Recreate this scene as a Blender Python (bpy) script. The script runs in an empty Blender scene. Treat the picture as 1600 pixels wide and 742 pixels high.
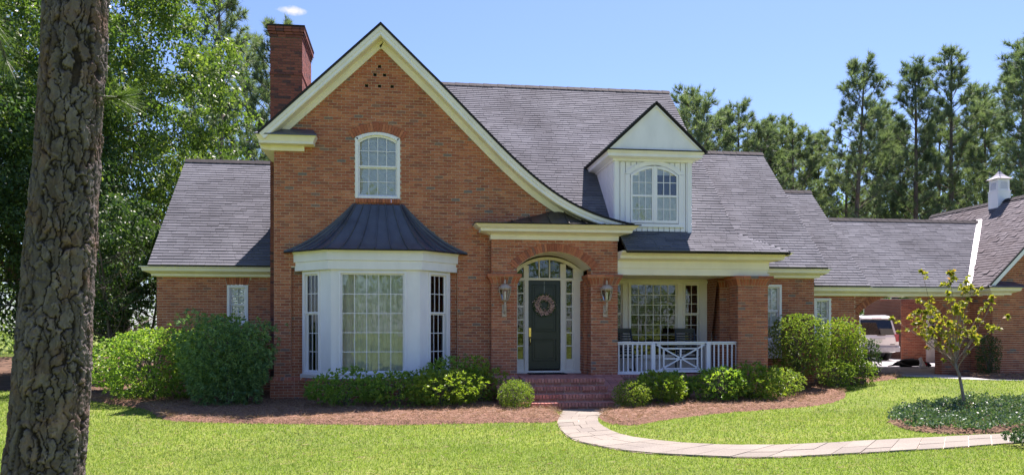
import bpy, math, random
import numpy as np
from mathutils import Vector, Matrix
random.seed(7); NR = np.random.default_rng(7)
SC = bpy.context.scene
COL = SC.collection
R = math.radians

# ------------------------------------------------------------------ camera
EYE, DIST = 1.78, 19.5
YAW = math.atan(160/1244)
cam_d = bpy.data.cameras.new('camera')
cam = bpy.data.objects.new('camera', cam_d); COL.objects.link(cam)
cam.location = (0, -DIST, EYE)
cam.rotation_euler = (R(90), 0, -YAW)
cam_d.sensor_width = 36; cam_d.lens = 36*1244/1600
cam_d.shift_y = (512-371)/1600
cam_d.clip_end = 2000; cam_d.clip_start = .05
SC.camera = cam

# ------------------------------------------------------------------ world, sun, exposure
SUN_DIR = Vector((.26, .41, 1.)).normalized()
SUN_EL = math.asin(SUN_DIR.z); SUN_AZ = math.atan2(SUN_DIR.x, SUN_DIR.y)
w = bpy.data.worlds.new('World'); SC.world = w; w.use_nodes = True
wn = w.node_tree.nodes; wl = w.node_tree.links; wn.clear()
sky = wn.new('ShaderNodeTexSky'); sky.sky_type = 'NISHITA'; sky.sun_disc = False
sky.sun_elevation = SUN_EL; sky.sun_rotation = SUN_AZ
sky.air_density = 1.0; sky.dust_density = .6; sky.ozone_density = 3.0
bg = wn.new('ShaderNodeBackground'); bg.inputs[1].default_value = 0.066
wo = wn.new('ShaderNodeOutputWorld')
tint = wn.new('ShaderNodeMix'); tint.data_type = 'RGBA'; tint.blend_type = 'MULTIPLY'; tint.inputs[0].default_value = 1; tint.inputs[7].default_value = (.75, .86, 1.02, 1)
wl.new(sky.outputs[0], tint.inputs[6])
# one thin wisp of cloud low over the chimney
tcw = wn.new('ShaderNodeTexCoord'); sub = wn.new('ShaderNodeVectorMath'); sub.operation = 'SUBTRACT'; CLOUD = Vector((-.1326, .9238, .3580)); sub.inputs[1].default_value = CLOUD
scv = wn.new('ShaderNodeVectorMath'); scv.operation = 'MULTIPLY'; scv.inputs[1].default_value = (44, 44, 120); ln = wn.new('ShaderNodeVectorMath'); ln.operation = 'LENGTH'
cn = wn.new('ShaderNodeTexNoise'); cn.inputs['Scale'].default_value = 75; cn.inputs['Detail'].default_value = 5; cn.inputs['Roughness'].default_value = .6
fall = wn.new('ShaderNodeMath'); fall.operation = 'SUBTRACT'; amt = wn.new('ShaderNodeMath'); amt.operation = 'MULTIPLY_ADD'; amt.use_clamp = True; amt.inputs[1].default_value = 1.9; amt.inputs[2].default_value = .30
wl.new(tcw.outputs['Generated'], sub.inputs[0]); wl.new(sub.outputs[0], scv.inputs[0]); wl.new(scv.outputs[0], ln.inputs[0]); wl.new(tcw.outputs['Generated'], cn.inputs['Vector'])
wl.new(cn.outputs[0], fall.inputs[0]); wl.new(ln.outputs['Value'], fall.inputs[1]); wl.new(fall.outputs[0], amt.inputs[0])
cmx = wn.new('ShaderNodeMix'); cmx.data_type = 'RGBA'; cmx.inputs[7].default_value = (5.2, 5.4, 5.6, 1); wl.new(amt.outputs[0], cmx.inputs[0]); wl.new(tint.outputs[2], cmx.inputs[6])
wl.new(cmx.outputs[2], bg.inputs[0]); wl.new(bg.outputs[0], wo.inputs[0])
sd = bpy.data.lights.new('sun', 'SUN'); sd.energy = 4.8; sd.angle = R(.55); sd.color = (1, .955, .88)
sun = bpy.data.objects.new('sun', sd); COL.objects.link(sun)
sun.rotation_euler = SUN_DIR.to_track_quat('Z', 'Y').to_euler()
sun.location = (20, 10, 40)
SC.view_settings.view_transform = 'Standard'; SC.view_settings.look = 'None'
SC.view_settings.exposure = 1.62; SC.view_settings.gamma = 1
SC.view_settings.use_white_balance = True; SC.view_settings.white_balance_temperature = 6500; SC.view_settings.white_balance_tint = 24
SC.render.engine = 'CYCLES'
SC.cycles.use_denoising = True
SC.cycles.max_bounces = 6; SC.cycles.diffuse_bounces = 4; SC.cycles.glossy_bounces = 3
SC.cycles.transmission_bounces = 4; SC.cycles.transparent_max_bounces = 8
SC.cycles.caustics_reflective = False; SC.cycles.caustics_refractive = False

# ------------------------------------------------------------------ materials
MATS = {}
def base_mat(name, rough=.8, spec=.3, metal=0.):
    m = bpy.data.materials.new(name); m.use_nodes = True
    nt = m.node_tree; p = nt.nodes['Principled BSDF']
    p.inputs['Roughness'].default_value = rough
    p.inputs['Specular IOR Level'].default_value = spec
    p.inputs['Metallic'].default_value = metal
    MATS[name] = m
    return m, nt, p
def N(nt, t, **kw):
    n = nt.nodes.new(t)
    for k, v in kw.items(): setattr(n, k, v)
    return n
def ramp(nt, stops, interp='LINEAR'):
    r = N(nt, 'ShaderNodeValToRGB'); cr = r.color_ramp; cr.interpolation = interp
    while len(cr.elements) < len(stops): cr.elements.new(.5)
    for e, (p, c) in zip(cr.elements, stops):
        e.position = p; e.color = (*c, 1)
    return r
def noise(nt, scale, detail=3, rough=.6, coord='Object', stretch=None):
    tc = N(nt, 'ShaderNodeTexCoord'); n = N(nt, 'ShaderNodeTexNoise')
    n.inputs['Scale'].default_value = scale; n.inputs['Detail'].default_value = detail; n.inputs['Roughness'].default_value = rough
    src = tc.outputs[coord]
    if coord == 'World':
        src = N(nt, 'ShaderNodeNewGeometry').outputs['Position']
    if stretch:
        mp = N(nt, 'ShaderNodeMapping'); mp.inputs['Scale'].default_value = stretch
        nt.links.new(src, mp.inputs[0]); src = mp.outputs[0]
    nt.links.new(src, n.inputs['Vector'])
    return n
def wnoise(nt, scale, detail=3, stretch=None, rough=.6):
    g = N(nt, 'ShaderNodeNewGeometry'); n = N(nt, 'ShaderNodeTexNoise')
    n.inputs['Scale'].default_value = scale; n.inputs['Detail'].default_value = detail; n.inputs['Roughness'].default_value = rough
    src = g.outputs['Position']
    if stretch:
        mp = N(nt, 'ShaderNodeMapping'); mp.inputs['Scale'].default_value = stretch
        nt.links.new(src, mp.inputs[0]); src = mp.outputs[0]
    nt.links.new(src, n.inputs['Vector'])
    return n
def mixc(nt, a, b, fac, mode='MIX'):
    m = N(nt, 'ShaderNodeMix', data_type='RGBA', blend_type=mode)
    for s, v in ((m.inputs[6], a), (m.inputs[7], b), (m.inputs[0], fac)):
        if hasattr(v, 'links'): nt.links.new(v, s)
        elif isinstance(v, tuple): s.default_value = (*v, 1)
        else: s.default_value = v
    return m.outputs[2]
def bump(nt, p, h, strength=.3, dist=.01):
    b = N(nt, 'ShaderNodeBump'); b.inputs['Strength'].default_value = strength; b.inputs['Distance'].default_value = dist
    nt.links.new(h, b.inputs['Height']); nt.links.new(b.outputs[0], p.inputs['Normal'])
def rnd_value(nt):
    """piece's own random number: face attribute plus the object's random"""
    a = N(nt, 'ShaderNodeAttribute', attribute_name='rnd'); o = N(nt, 'ShaderNodeObjectInfo')
    s = N(nt, 'ShaderNodeMath', operation='ADD'); f = N(nt, 'ShaderNodeMath', operation='FRACT')
    nt.links.new(a.outputs['Fac'], s.inputs[0]); nt.links.new(o.outputs['Random'], s.inputs[1]); nt.links.new(s.outputs[0], f.inputs[0])
    return f.outputs[0]

def paint(name, col, rough=.55, var=.06):
    m, nt, p = base_mat(name, rough, .3)
    n = wnoise(nt, 3.0, 5, (1, 1, .35)); r = ramp(nt, [(.35, tuple(c*(1-var*1.6) for c in col)), (.62, col)])
    nt.links.new(n.outputs[0], r.inputs[0]); nt.links.new(r.outputs[0], p.inputs['Base Color'])
    n2 = wnoise(nt, 60, 2); bump(nt, p, n2.outputs[0], .08, .004)
    return m
def plain(name, col, rough=.6, spec=.3, metal=0., var=.15, scale=8):
    m, nt, p = base_mat(name, rough, spec, metal)
    n = noise(nt, scale, 4); r = ramp(nt, [(.3, tuple(c*(1-var) for c in col)), (.7, tuple(min(1, c*(1+var)) for c in col))])
    nt.links.new(n.outputs[0], r.inputs[0]); nt.links.new(r.outputs[0], p.inputs['Base Color'])
    return m
def brick_mat(name, stops, rough=.9):
    m, nt, p = base_mat(name, rough, .2)
    gain = 1.25 if name == 'step_brick' else 1.22 if name == 'brick' else 1.
    r = ramp(nt, [(p_, tuple(c_*gain for c_ in q_)) for p_, q_ in stops]); nt.links.new(rnd_value(nt), r.inputs[0])
    n = wnoise(nt, 38, 4); n2 = wnoise(nt, .9, 4)
    c = mixc(nt, r.outputs[0], (.45, .36, .30), 0.0)
    rr = ramp(nt, [(.25, (.62, .62, .62)), (.75, (1.25, 1.22, 1.2))]); nt.links.new(n.outputs[0], rr.inputs[0])
    c = mixc(nt, c, rr.outputs[0], .75, 'MULTIPLY')
    r2 = ramp(nt, [(.3, (.80, .79, .80)), (.7, (1.12, 1.1, 1.06))]); nt.links.new(n2.outputs[0], r2.inputs[0])
    c = mixc(nt, c, r2.outputs[0], .8, 'MULTIPLY')
    nt.links.new(c, p.inputs['Base Color'])
    bump(nt, p, n.outputs[0], .5, .006)
    return m
BR = [(0, (0.36, 0.121, 0.069)), (0.13, (0.44, 0.156, 0.086)), (0.26, (0.29, 0.09, 0.056)), (0.4, (0.4, 0.138, 0.073)), (0.52, (0.47, 0.184, 0.103)), (0.66, (0.33, 0.106, 0.062)), (0.8, (0.4, 0.133, 0.076)), (0.92, (0.27, 0.092, 0.06)), (0.975, (0.26, 0.12, 0.086)), (0.99, (0.2, 0.143, 0.125)), (1, (0.17, 0.138, 0.133))]
brick_mat('brick', BR)
brick_mat('brick_dark', [(p, tuple(c*.55 for c in q)) for p, q in BR])
brick_mat('step_brick', [(0, (.37, .16, .13)), (.35, (.44, .20, .165)), (.6, (.33, .135, .115)), (.85, (.47, .235, .195)), (1, (.24, .115, .11))])
brick_mat('chimney_brick', [(0, (.25, .085, .062)), (.5, (.30, .105, .075)), (.8, (.20, .068, .056)), (1, (.10, .06, .06))])
brick_mat('paver', [(0, (0.202, 0.186, 0.155)), (0.35, (0.223, 0.207, 0.172)), (0.6, (0.192, 0.178, 0.15)), (0.85, (0.235, 0.218, 0.181)), (1, (0.198, 0.181, 0.153))])
plain('mortar', (.66, .54, .42), .95, .1, var=.18, scale=14)
plain('mortar_dark', (.20, .15, .12), .95, .1, var=.2, scale=14)
def shingle_mat(name, k=1., warm=0.):
    m, nt, p = base_mat(name, .92, .15)
    r = ramp(nt, [(0, (.132*k, .138*k, .152*k)), (.2, (.168*k, .176*k, .193*k)), (.55, (.184*k, .192*k, .21*k)), (.85, (.156*k, .163*k, .179*k)), (1, (.204*k, .212*k, .23*k))])
    nt.links.new(rnd_value(nt), r.inputs[0])
    n = wnoise(nt, .7, 5, (1, 1, .4)); r2 = ramp(nt, [(.32, (.74, .72, .72)), (.66, (1.15, 1.13, 1.12))]); nt.links.new(n.outputs[0], r2.inputs[0])
    c = mixc(nt, r.outputs[0], r2.outputs[0], 1., 'MULTIPLY')
    n2 = wnoise(nt, 120, 3); r3 = ramp(nt, [(.3, (.7, .7, .7)), (.7, (1.3, 1.3, 1.3))]); nt.links.new(n2.outputs[0], r3.inputs[0])
    c = mixc(nt, c, r3.outputs[0], .6, 'MULTIPLY')
    if warm: c = mixc(nt, c, (.16, .10, .075), warm)
    nt.links.new(c, p.inputs['Base Color']); bump(nt, p, n2.outputs[0], .4, .004)
shingle_mat('shingle', .76); shingle_mat('shingle_brown', .74, .25)
plain('shingle_edge', (.028, .026, .028), .85, .2)
paint('white_paint', (.87, .84, .86), var=.05)
paint('cream_paint', (.87, .80, .71), var=.05)
paint('dormer_paint', (.85, .82, .87), var=.05)
plain('metal_roof', (.062, .070, .092), .42, .7, 0., .35, 2.2)
plain('copper_roof', (.075, .065, .06), .42, .5, .3, .4, 2.5)
plain('interior_shade', (.05, .045, .04), .9)  # near-black colour standing in for the shade behind openings
plain('blind', (.90, .90, .87), .6); plain('curtain', (.80, .82, .72), .9, .1, var=.1)
plain('door_paint', (.012, .020, .020), .32, .5)
plain('brass', (.80, .55, .16), .25, .5, 1.)
plain('lantern_metal', (.48, .38, .31), .55, .4, .25, .3, 30)
plain('lantern_bulb', (.82, .80, .74), .5)
plain('black_paint', (.012, .013, .017), .42, .5)
plain('rubber_mat', (.015, .013, .014), .9)
plain('rubber', (.016, .016, .017), .8); plain('rim_metal', (.45, .46, .48), .35, .5, .8)
plain('car_paint', (.80, .80, .78), .18, .6, 0, .02); plain('car_trim', (.42, .43, .46), .4)
plain('car_glass', (.006, .007, .008), .06, .6); plain('tail_red', (.30, .008, .02), .15, .6); plain('plate_white', (.62, .66, .58), .4)
plain('dark_letter', (.03, .07, .05), .5)
plain('dog_black', (.008, .007, .007), .55); plain('dog_white', (.70, .70, .68), .9); plain('red_cloth', (.40, .012, .025), .8)
plain('wreath_pink', (.80, .52, .44), .8, var=.3, scale=60); plain('ribbon', (.20, .22, .22), .7)
plain('concrete', (.36, .355, .35), .9, .15, var=.18, scale=1.2)
plain('slab', (.25, .245, .25), .9, .15, var=.15, scale=1.2)
plain('porch_floor', (.20, .085, .075), .85)
plain('flashing', (.30, .29, .32), .5, .4)

m, nt, p = base_mat('glass')
nt.nodes.remove(p)
gl = N(nt, 'ShaderNodeBsdfGlossy'); gl.inputs['Roughness'].default_value = .015; gl.inputs['Color'].default_value = (.95, .97, 1, 1)
tr = N(nt, 'ShaderNodeBsdfTransparent'); tr.inputs['Color'].default_value = (.97, .98, .97, 1)
mx = N(nt, 'ShaderNodeMixShader'); lw = N(nt, 'ShaderNodeFresnel'); lw.inputs['IOR'].default_value = 1.6
wob = wnoise(nt, 2.2, 2); bm_ = N(nt, 'ShaderNodeBump'); bm_.inputs['Strength'].default_value = .06; bm_.inputs['Distance'].default_value = .05
nt.links.new(wob.outputs[0], bm_.inputs['Height']); nt.links.new(bm_.outputs[0], gl.inputs['Normal'])
nt.links.new(lw.outputs[0], mx.inputs[0]); nt.links.new(tr.outputs[0], mx.inputs[1]); nt.links.new(gl.outputs[0], mx.inputs[2])
nt.links.new(mx.outputs[0], nt.nodes['Material Output'].inputs[0])

def leaf_mat(name, stops, trans=.45, rough=.45, spec=.35):
    m, nt, p = base_mat(name, rough, spec)
    r = ramp(nt, stops); nt.links.new(rnd_value(nt), r.inputs[0])
    nt.links.new(r.outputs[0], p.inputs['Base Color'])
    t = N(nt, 'ShaderNodeBsdfTranslucent')
    c2 = mixc(nt, r.outputs[0], (1.25, 1.35, .55), 1., 'MULTIPLY'); nt.links.new(c2, t.inputs[0])
    mx = N(nt, 'ShaderNodeMixShader'); mx.inputs[0].default_value = trans
    nt.links.new(p.outputs[0], mx.inputs[1]); nt.links.new(t.outputs[0], mx.inputs[2])
    nt.links.new(mx.outputs[0], nt.nodes['Material Output'].inputs[0])
leaf_mat('leaf_broad', [(0, (0.057, 0.105, 0.027)), (0.5, (0.094, 0.161, 0.037)), (0.85, (0.138, 0.209, 0.049)), (1, (0.188, 0.246, 0.061))], 0.45)
leaf_mat('leaf_dark', [(0, (0.031, 0.07, 0.025)), (0.6, (0.056, 0.112, 0.036)), (1, (0.098, 0.154, 0.049))], .35)
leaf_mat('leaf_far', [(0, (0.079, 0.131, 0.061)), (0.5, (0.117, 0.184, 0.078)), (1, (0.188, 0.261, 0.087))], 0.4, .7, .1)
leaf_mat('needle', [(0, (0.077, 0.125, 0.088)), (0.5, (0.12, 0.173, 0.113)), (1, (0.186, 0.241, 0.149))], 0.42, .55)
leaf_mat('needle_near', [(0, (.06, .11, .03)), (.5, (.09, .15, .045)), (1, (.13, .19, .06))], .35)
leaf_mat('leaf_shrub', [(0, (0.099, 0.198, 0.046)), (0.5, (0.169, 0.301, 0.06)), (0.9, (0.281, 0.417, 0.069)), (1, (0.42, 0.511, 0.093))], 0.45, .35)
leaf_mat('leaf_lime', [(0, (0.116, 0.202, 0.034)), (0.5, (0.194, 0.286, 0.043)), (0.9, (0.29, 0.37, 0.05)), (1, (0.388, 0.437, 0.084))], 0.45, .35)
leaf_mat('leaf_box', [(0, (0.115, 0.185, 0.037)), (0.5, (0.19, 0.277, 0.05)), (1, (0.295, 0.361, 0.076))], 0.45, .45)
leaf_mat('leaf_conifer', [(0, (0.092, 0.188, 0.084)), (0.5, (0.163, 0.291, 0.118)), (1, (0.277, 0.41, 0.142))], 0.35, .5)
leaf_mat('leaf_maple', [(0, (0.169, 0.192, 0.029)), (0.5, (0.245, 0.259, 0.033)), (0.9, (0.317, 0.304, 0.045)), (0.96, (0.361, 0.168, 0.068)), (1, (0.382, 0.192, 0.09))], 0.5, .5)
leaf_mat('leaf_cover', [(0, (0.035, 0.084, 0.039)), (0.5, (0.063, 0.126, 0.056)), (0.85, (0.119, 0.182, 0.098)), (1, (0.196, 0.266, 0.168))], .25, .35)
leaf_mat('grass_blade', [(0, (0.09, 0.158, 0.03)), (0.4, (0.138, 0.221, 0.038)), (0.75, (0.18, 0.268, 0.05)), (1, (0.314, 0.315, 0.13))], 0.5, .5, .2)
leaf_mat('straw', [(0, (0.178, 0.109, 0.069)), (0.5, (0.277, 0.171, 0.11)), (0.85, (0.357, 0.237, 0.156)), (1, (0.428, 0.313, 0.221))], 0.15, .7, .2)

def bark_mat(name, a, b, c, sc=1.):
    m, nt, p = base_mat(name, .95, .1)
    n = noise(nt, 9*sc, 6, .7, 'Object', (1, 1, .35)); r = ramp(nt, [(.28, a), (.5, b), (.72, c)])
    nt.links.new(n.outputs[0], r.inputs[0])
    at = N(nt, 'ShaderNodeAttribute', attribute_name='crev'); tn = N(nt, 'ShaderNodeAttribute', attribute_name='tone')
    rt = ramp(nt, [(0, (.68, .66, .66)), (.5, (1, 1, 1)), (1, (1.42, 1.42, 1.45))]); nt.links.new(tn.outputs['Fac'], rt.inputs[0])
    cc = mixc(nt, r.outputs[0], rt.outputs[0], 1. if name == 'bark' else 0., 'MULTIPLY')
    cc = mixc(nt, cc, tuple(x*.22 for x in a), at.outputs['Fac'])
    n3 = noise(nt, 1.6*sc, 3); r3 = ramp(nt, [(.48, (1, 1, 1)), (.75, (1.25, .88, .68))]); nt.links.new(n3.outputs[0], r3.inputs[0])
    cc = mixc(nt, cc, r3.outputs[0], 1., 'MULTIPLY')
    nt.links.new(cc, p.inputs['Base Color'])
    n2 = noise(nt, 45*sc, 5, .7, 'Object', (1, 1, .4)); bump(nt, p, n2.outputs[0], .7, .012)
bark_mat('bark', (.085, .072, .066), (.125, .108, .098), (.175, .155, .142), 3.)
bark_mat('bark_far', (.075, .062, .055), (.13, .11, .10), (.19, .165, .15), .6)
bark_mat('bark_light', (.16, .135, .11), (.24, .21, .18), (.33, .30, .26), 2)

m, nt, p = base_mat('ground', .95, .1)
n1 = wnoise(nt, .35, 5); n2 = wnoise(nt, 14, 4); n3 = wnoise(nt, 1.7, 4)
r1 = ramp(nt, [(.3, (.095, .135, .03)), (.55, (.135, .18, .035)), (.75, (.18, .205, .055))]); nt.links.new(n1.outputs[0], r1.inputs[0])
r2 = ramp(nt, [(.3, (.55, .55, .5)), (.7, (1.25, 1.25, 1.2))]); nt.links.new(n2.outputs[0], r2.inputs[0])
r3 = ramp(nt, [(.56, (0, 0, 0)), (.70, (1, 1, 1))]); nt.links.new(n3.outputs[0], r3.inputs[0])
c = mixc(nt, r1.outputs[0], (.24, .21, .085), r3.outputs[0])
c = mixc(nt, r1.outputs[0], c, .45)
c = mixc(nt, c, r2.outputs[0], .9, 'MULTIPLY')
nt.links.new(c, p.inputs['Base Color']); bump(nt, p, n2.outputs[0], .6, .03)
m, nt, p = base_mat('forest_floor', .95, .1)
n1 = wnoise(nt, 2.2, 6); r1 = ramp(nt, [(.35, (.06, .04, .028)), (.6, (.14, .085, .055)), (.8, (.10, .11, .035))]); nt.links.new(n1.outputs[0], r1.inputs[0]); nt.links.new(r1.outputs[0], p.inputs['Base Color'])
m, nt, p = base_mat('straw_bed', .95, .1)
n1 = wnoise(nt, 26, 6, (1, 1, 1), .75); r1 = ramp(nt, [(.3, (.10, .058, .04)), (.55, (.25, .145, .10)), (.75, (.36, .23, .16))]); nt.links.new(n1.outputs[0], r1.inputs[0]); nt.links.new(r1.outputs[0], p.inputs['Base Color'])
bump(nt, p, n1.outputs[0], 1., .05)
m, nt, p = base_mat('plain_brickwork', .9, .2)
tc = N(nt, 'ShaderNodeTexCoord'); bt = N(nt, 'ShaderNodeTexBrick'); bt.inputs['Scale'].default_value = 1
bt.inputs['Brick Width'].default_value = .2032; bt.inputs['Row Height'].default_value = .0677; bt.inputs['Mortar Size'].default_value = .006
bt.inputs['Color1'].default_value = (.33, .12, .065, 1); bt.inputs['Color2'].default_value = (.24, .085, .05, 1); bt.inputs['Mortar'].default_value = (.4, .32, .25, 1)
nt.links.new(tc.outputs['UV'], bt.inputs['Vector']); nt.links.new(bt.outputs['Color'], p.inputs['Base Color'])

# ------------------------------------------------------------------ mesh helpers
def link(o, parent=None):
    COL.objects.link(o)
    if parent is not None: o.parent = parent
    return o
def tag(o, label=None, cat=None, group=None, kind=None):
    if label: o['label'] = label
    if cat: o['category'] = cat
    if group: o['group'] = group
    if kind: o['kind'] = kind
    return o
def thing(name, label, cat, loc=(0, 0, 0), rz=0, group=None):
    o = bpy.data.objects.new(name, None); o.location = loc; o.rotation_euler = (0, 0, rz); o.empty_display_size = .2
    link(o); return tag(o, label, cat, group)
def np_mesh(name, V, F, mat, parent=None, rnd=None, smooth=False, kind=None, loops=None):
    """V (n,3); F (m,k) equal-sized faces; rnd per face"""
    V = np.asarray(V, np.float32); F = np.asarray(F, np.int32)
    me = bpy.data.meshes.new(name); m, k = F.shape
    me.vertices.add(len(V)); me.vertices.foreach_set('co', V.ravel())
    me.loops.add(m*k); me.loops.foreach_set('vertex_index', F.ravel())
    me.polygons.add(m); me.polygons.foreach_set('loop_start', np.arange(0, m*k, k, dtype=np.int32))
    if smooth: me.polygons.foreach_set('use_smooth', np.ones(m, bool))
    me.update(calc_edges=True)
    if rnd is not None:
        a = me.attributes.new('rnd', 'FLOAT', 'FACE'); a.data.foreach_set('value', np.asarray(rnd, np.float32))
    me.materials.append(MATS[mat])
    o = bpy.data.objects.new(name, me); link(o, parent)
    if kind: o['kind'] = kind
    return o
class Fr:
    """a vertical frame: u along U, z up, n along outward normal"""
    def __init__(s, O, U, Nn):
        s.O = Vector(O); s.U = Vector(U).normalized(); s.N = Vector(Nn).normalized()
    def W(s, u, z, n=0): return s.O + s.U*u + s.N*n + Vector((0, 0, z))
FRONT = lambda y: Fr((0, y, 0), (1, 0, 0), (0, -1, 0))
class MB:
    def __init__(s): s.v = []; s.f = []; s.r = []; s.m = []; s.mats = []
    def mi(s, mat):
        if mat is None: return 0
        if mat not in s.mats: s.mats.append(mat)
        return s.mats.index(mat)
    def poly(s, pts, r=0., mat=None):
        i = len(s.v); s.v += [tuple(p) for p in pts]; s.f.append(tuple(range(i, i+len(pts)))); s.r.append(r); s.m.append(s.mi(mat))
    def hexa(s, c, r=0., mat=None, skip=()):
        i = len(s.v); s.v += [tuple(p) for p in c]
        for k, q in enumerate(((0, 1, 2, 3), (7, 6, 5, 4), (0, 4, 5, 1), (1, 5, 6, 2), (2, 6, 7, 3), (3, 7, 4, 0))):
            if k in skip: continue
            s.f.append(tuple(i+a for a in q)); s.r.append(r); s.m.append(s.mi(mat))
    def box(s, x0, x1, y0, y1, z0, z1, r=0., mat=None):
        s.hexa([(x0, y0, z0), (x0, y1, z0), (x1, y1, z0), (x1, y0, z0), (x0, y0, z1), (x0, y1, z1), (x1, y1, z1), (x1, y0, z1)], r, mat)
    def fbox(s, fr, u0, u1, z0, z1, n0, n1, r=0., mat=None, skip=()):
        W = fr.W   # face 0 = back (n0), face 1 = front (n1)
        s.hexa([W(u0, z0, n0), W(u0, z1, n0), W(u1, z1, n0), W(u1, z0, n0), W(u0, z0, n1), W(u0, z1, n1), W(u1, z1, n1), W(u1, z0, n1)], r, mat, skip)
    def fprism(s, fr, poly, n0, n1, r=0., mat=None):
        a = [fr.W(u, z, n0) for u, z in poly]; b = [fr.W(u, z, n1) for u, z in poly]
        s.prism(a, b, r, mat)
    def prism(s, a, b, r=0., mat=None):
        i = len(s.v); k = len(a); s.v += [tuple(p) for p in a]+[tuple(p) for p in b]; j = s.mi(mat)
        s.f.append(tuple(range(i+k-1, i-1, -1))); s.f.append(tuple(range(i+k, i+2*k)))
        for q in range(k): s.f.append((i+q, i+(q+1) % k, i+k+(q+1) % k, i+k+q))
        s.r += [r]*(k+2); s.m += [j]*(k+2)
    def bar(s, p, q, wd, h, up=(0, 0, 1), r=0., mat=None):
        p = Vector(p); q = Vector(q); d = (q-p).normalized(); sx = d.cross(Vector(up)).normalized(); uz = sx.cross(d)
        c = []
        for e in (p, q): c += [e-sx*wd/2-uz*h/2, e-sx*wd/2+uz*h/2, e+sx*wd/2+uz*h/2, e+sx*wd/2-uz*h/2]
        s.hexa(c, r, mat)
    def tube(s, pts, rad, n=8, r=0., mat=None, cap=True):
        pts = [Vector(p) for p in pts]; i0 = len(s.v); j = s.mi(mat); pu = None
        for k, p in enumerate(pts):
            d = (pts[min(k+1, len(pts)-1)]-pts[max(k-1, 0)]).normalized()
            if pu is None: pu = d.orthogonal().normalized()
            else: pu = (pu-d*pu.dot(d)); pu = pu.normalized() if pu.length > 1e-6 else d.orthogonal().normalized()
            pv = d.cross(pu); rr = rad[k] if hasattr(rad, '__len__') else rad
            s.v += [tuple(p+(pu*math.cos(2*math.pi*a/n)+pv*math.sin(2*math.pi*a/n))*rr) for a in range(n)]
        for k in range(len(pts)-1):
            for a in range(n):
                s.f.append((i0+k*n+a, i0+k*n+(a+1) % n, i0+(k+1)*n+(a+1) % n, i0+(k+1)*n+a)); s.r.append(r); s.m.append(j)
        if cap:
            s.f.append(tuple(range(i0+n-1, i0-1, -1))); s.f.append(tuple(range(i0+(len(pts)-1)*n, i0+len(pts)*n))); s.r += [r, r]; s.m += [j, j]
    def lathe(s, prof, n=12, cx=0, cy=0, cz=0, r=0., mat=None):
        i0 = len(s.v); j = s.mi(mat)
        for rr, z in prof: s.v += [(cx+rr*math.cos(2*math.pi*a/n), cy+rr*math.sin(2*math.pi*a/n), cz+z) for a in range(n)]
        for k in range(len(prof)-1):
            for a in range(n): s.f.append((i0+k*n+a, i0+k*n+(a+1) % n, i0+(k+1)*n+(a+1) % n, i0+(k+1)*n+a)); s.r.append(r); s.m.append(j)
    def build(s, name, mat=None, parent=None, smooth=False, kind=None, bevel=0):
        me = bpy.data.meshes.new(name); me.from_pydata(s.v, [], s.f)
        a = me.attributes.new('rnd', 'FLOAT', 'FACE'); a.data.foreach_set('value', np.asarray(s.r, np.float32))
        if s.mats:
            for q in s.mats: me.materials.append(MATS[q])
            me.polygons.foreach_set('material_index', np.asarray(s.m, np.int32))
        else: me.materials.append(MATS[mat])
        if smooth: me.polygons.foreach_set('use_smooth', np.ones(len(s.f), bool))
        o = bpy.data.objects.new(name, me); link(o, parent)
        if bevel:
            b = o.modifiers.new('bevel', 'BEVEL'); b.width = bevel; b.segments = 1; b.limit_method = 'ANGLE'
        if kind: o['kind'] = kind
        return o
def unit_box(name, mat):
    m = MB(); m.box(-.5, .5, -.5, .5, -.5, .5); o = m.build(name, mat); me = o.data; bpy.data.objects.remove(o); return me
UNIT = {}
def piece(name, mat, parent, mtx, label=None):
    if mat not in UNIT: UNIT[mat] = unit_box('piece_'+mat, mat)
    o = bpy.data.objects.new(name, UNIT[mat]); COL.objects.link(o); o.parent = parent; o.matrix_basis = mtx
    return o
def frame_mtx(fr, u0, u1, z0, z1, n0, n1):
    c = fr.W((u0+u1)/2, (z0+z1)/2, (n0+n1)/2)
    m = Matrix((( *(fr.U*(u1-u0)), ), ( *(fr.N*(n1-n0)), ), (0, 0, z1-z0))).transposed().to_4x4(); m.translation = c
    return m
def cross_x(poly, t):
    xs = []
    for (a, b), (c, d) in zip(poly, poly[1:]+poly[:1]):
        if (b <= t < d) or (d <= t < b): xs.append(a+(c-a)*(t-b)/(d-b))
    xs.sort(); return list(zip(xs[::2], xs[1::2]))
def subtract(iv, holes):
    for h0, h1 in holes:
        o = []
        for a, b in iv:
            if h1 <= a or h0 >= b: o.append((a, b)); continue
            if h0 > a: o.append((a, h0))
            if h1 < b: o.append((h1, b))
        iv = o
    return iv
CH, BL, JT = .0677, .2032, .0115
def lay_bricks(poly, holes, ch=CH, bl=BL, z_off=0.):
    zs = [q[1] for q in poly]; k = math.floor((min(zs)-z_off)/ch); out = []
    while z_off+k*ch < max(zs):
        z0 = z_off+k*ch; z1 = z0+ch; zc = (z0+z1)/2
        iv = cross_x(poly, zc)
        for h in holes:
            for t in (z0+.008, zc, z1-.008): iv = subtract(iv, cross_x(h, t))
        for a, b in iv:
            off = (k % 2)*bl/2; j = math.floor((a-off)/bl)
            while off+j*bl < b:
                u0 = max(a, off+j*bl)+JT/2; u1 = min(b, off+(j+1)*bl)-JT/2
                if u1-u0 > .025: out.append((u0, u1, z0+JT/2, z1-JT/2))
                j += 1
        k += 1
    return out
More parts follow.
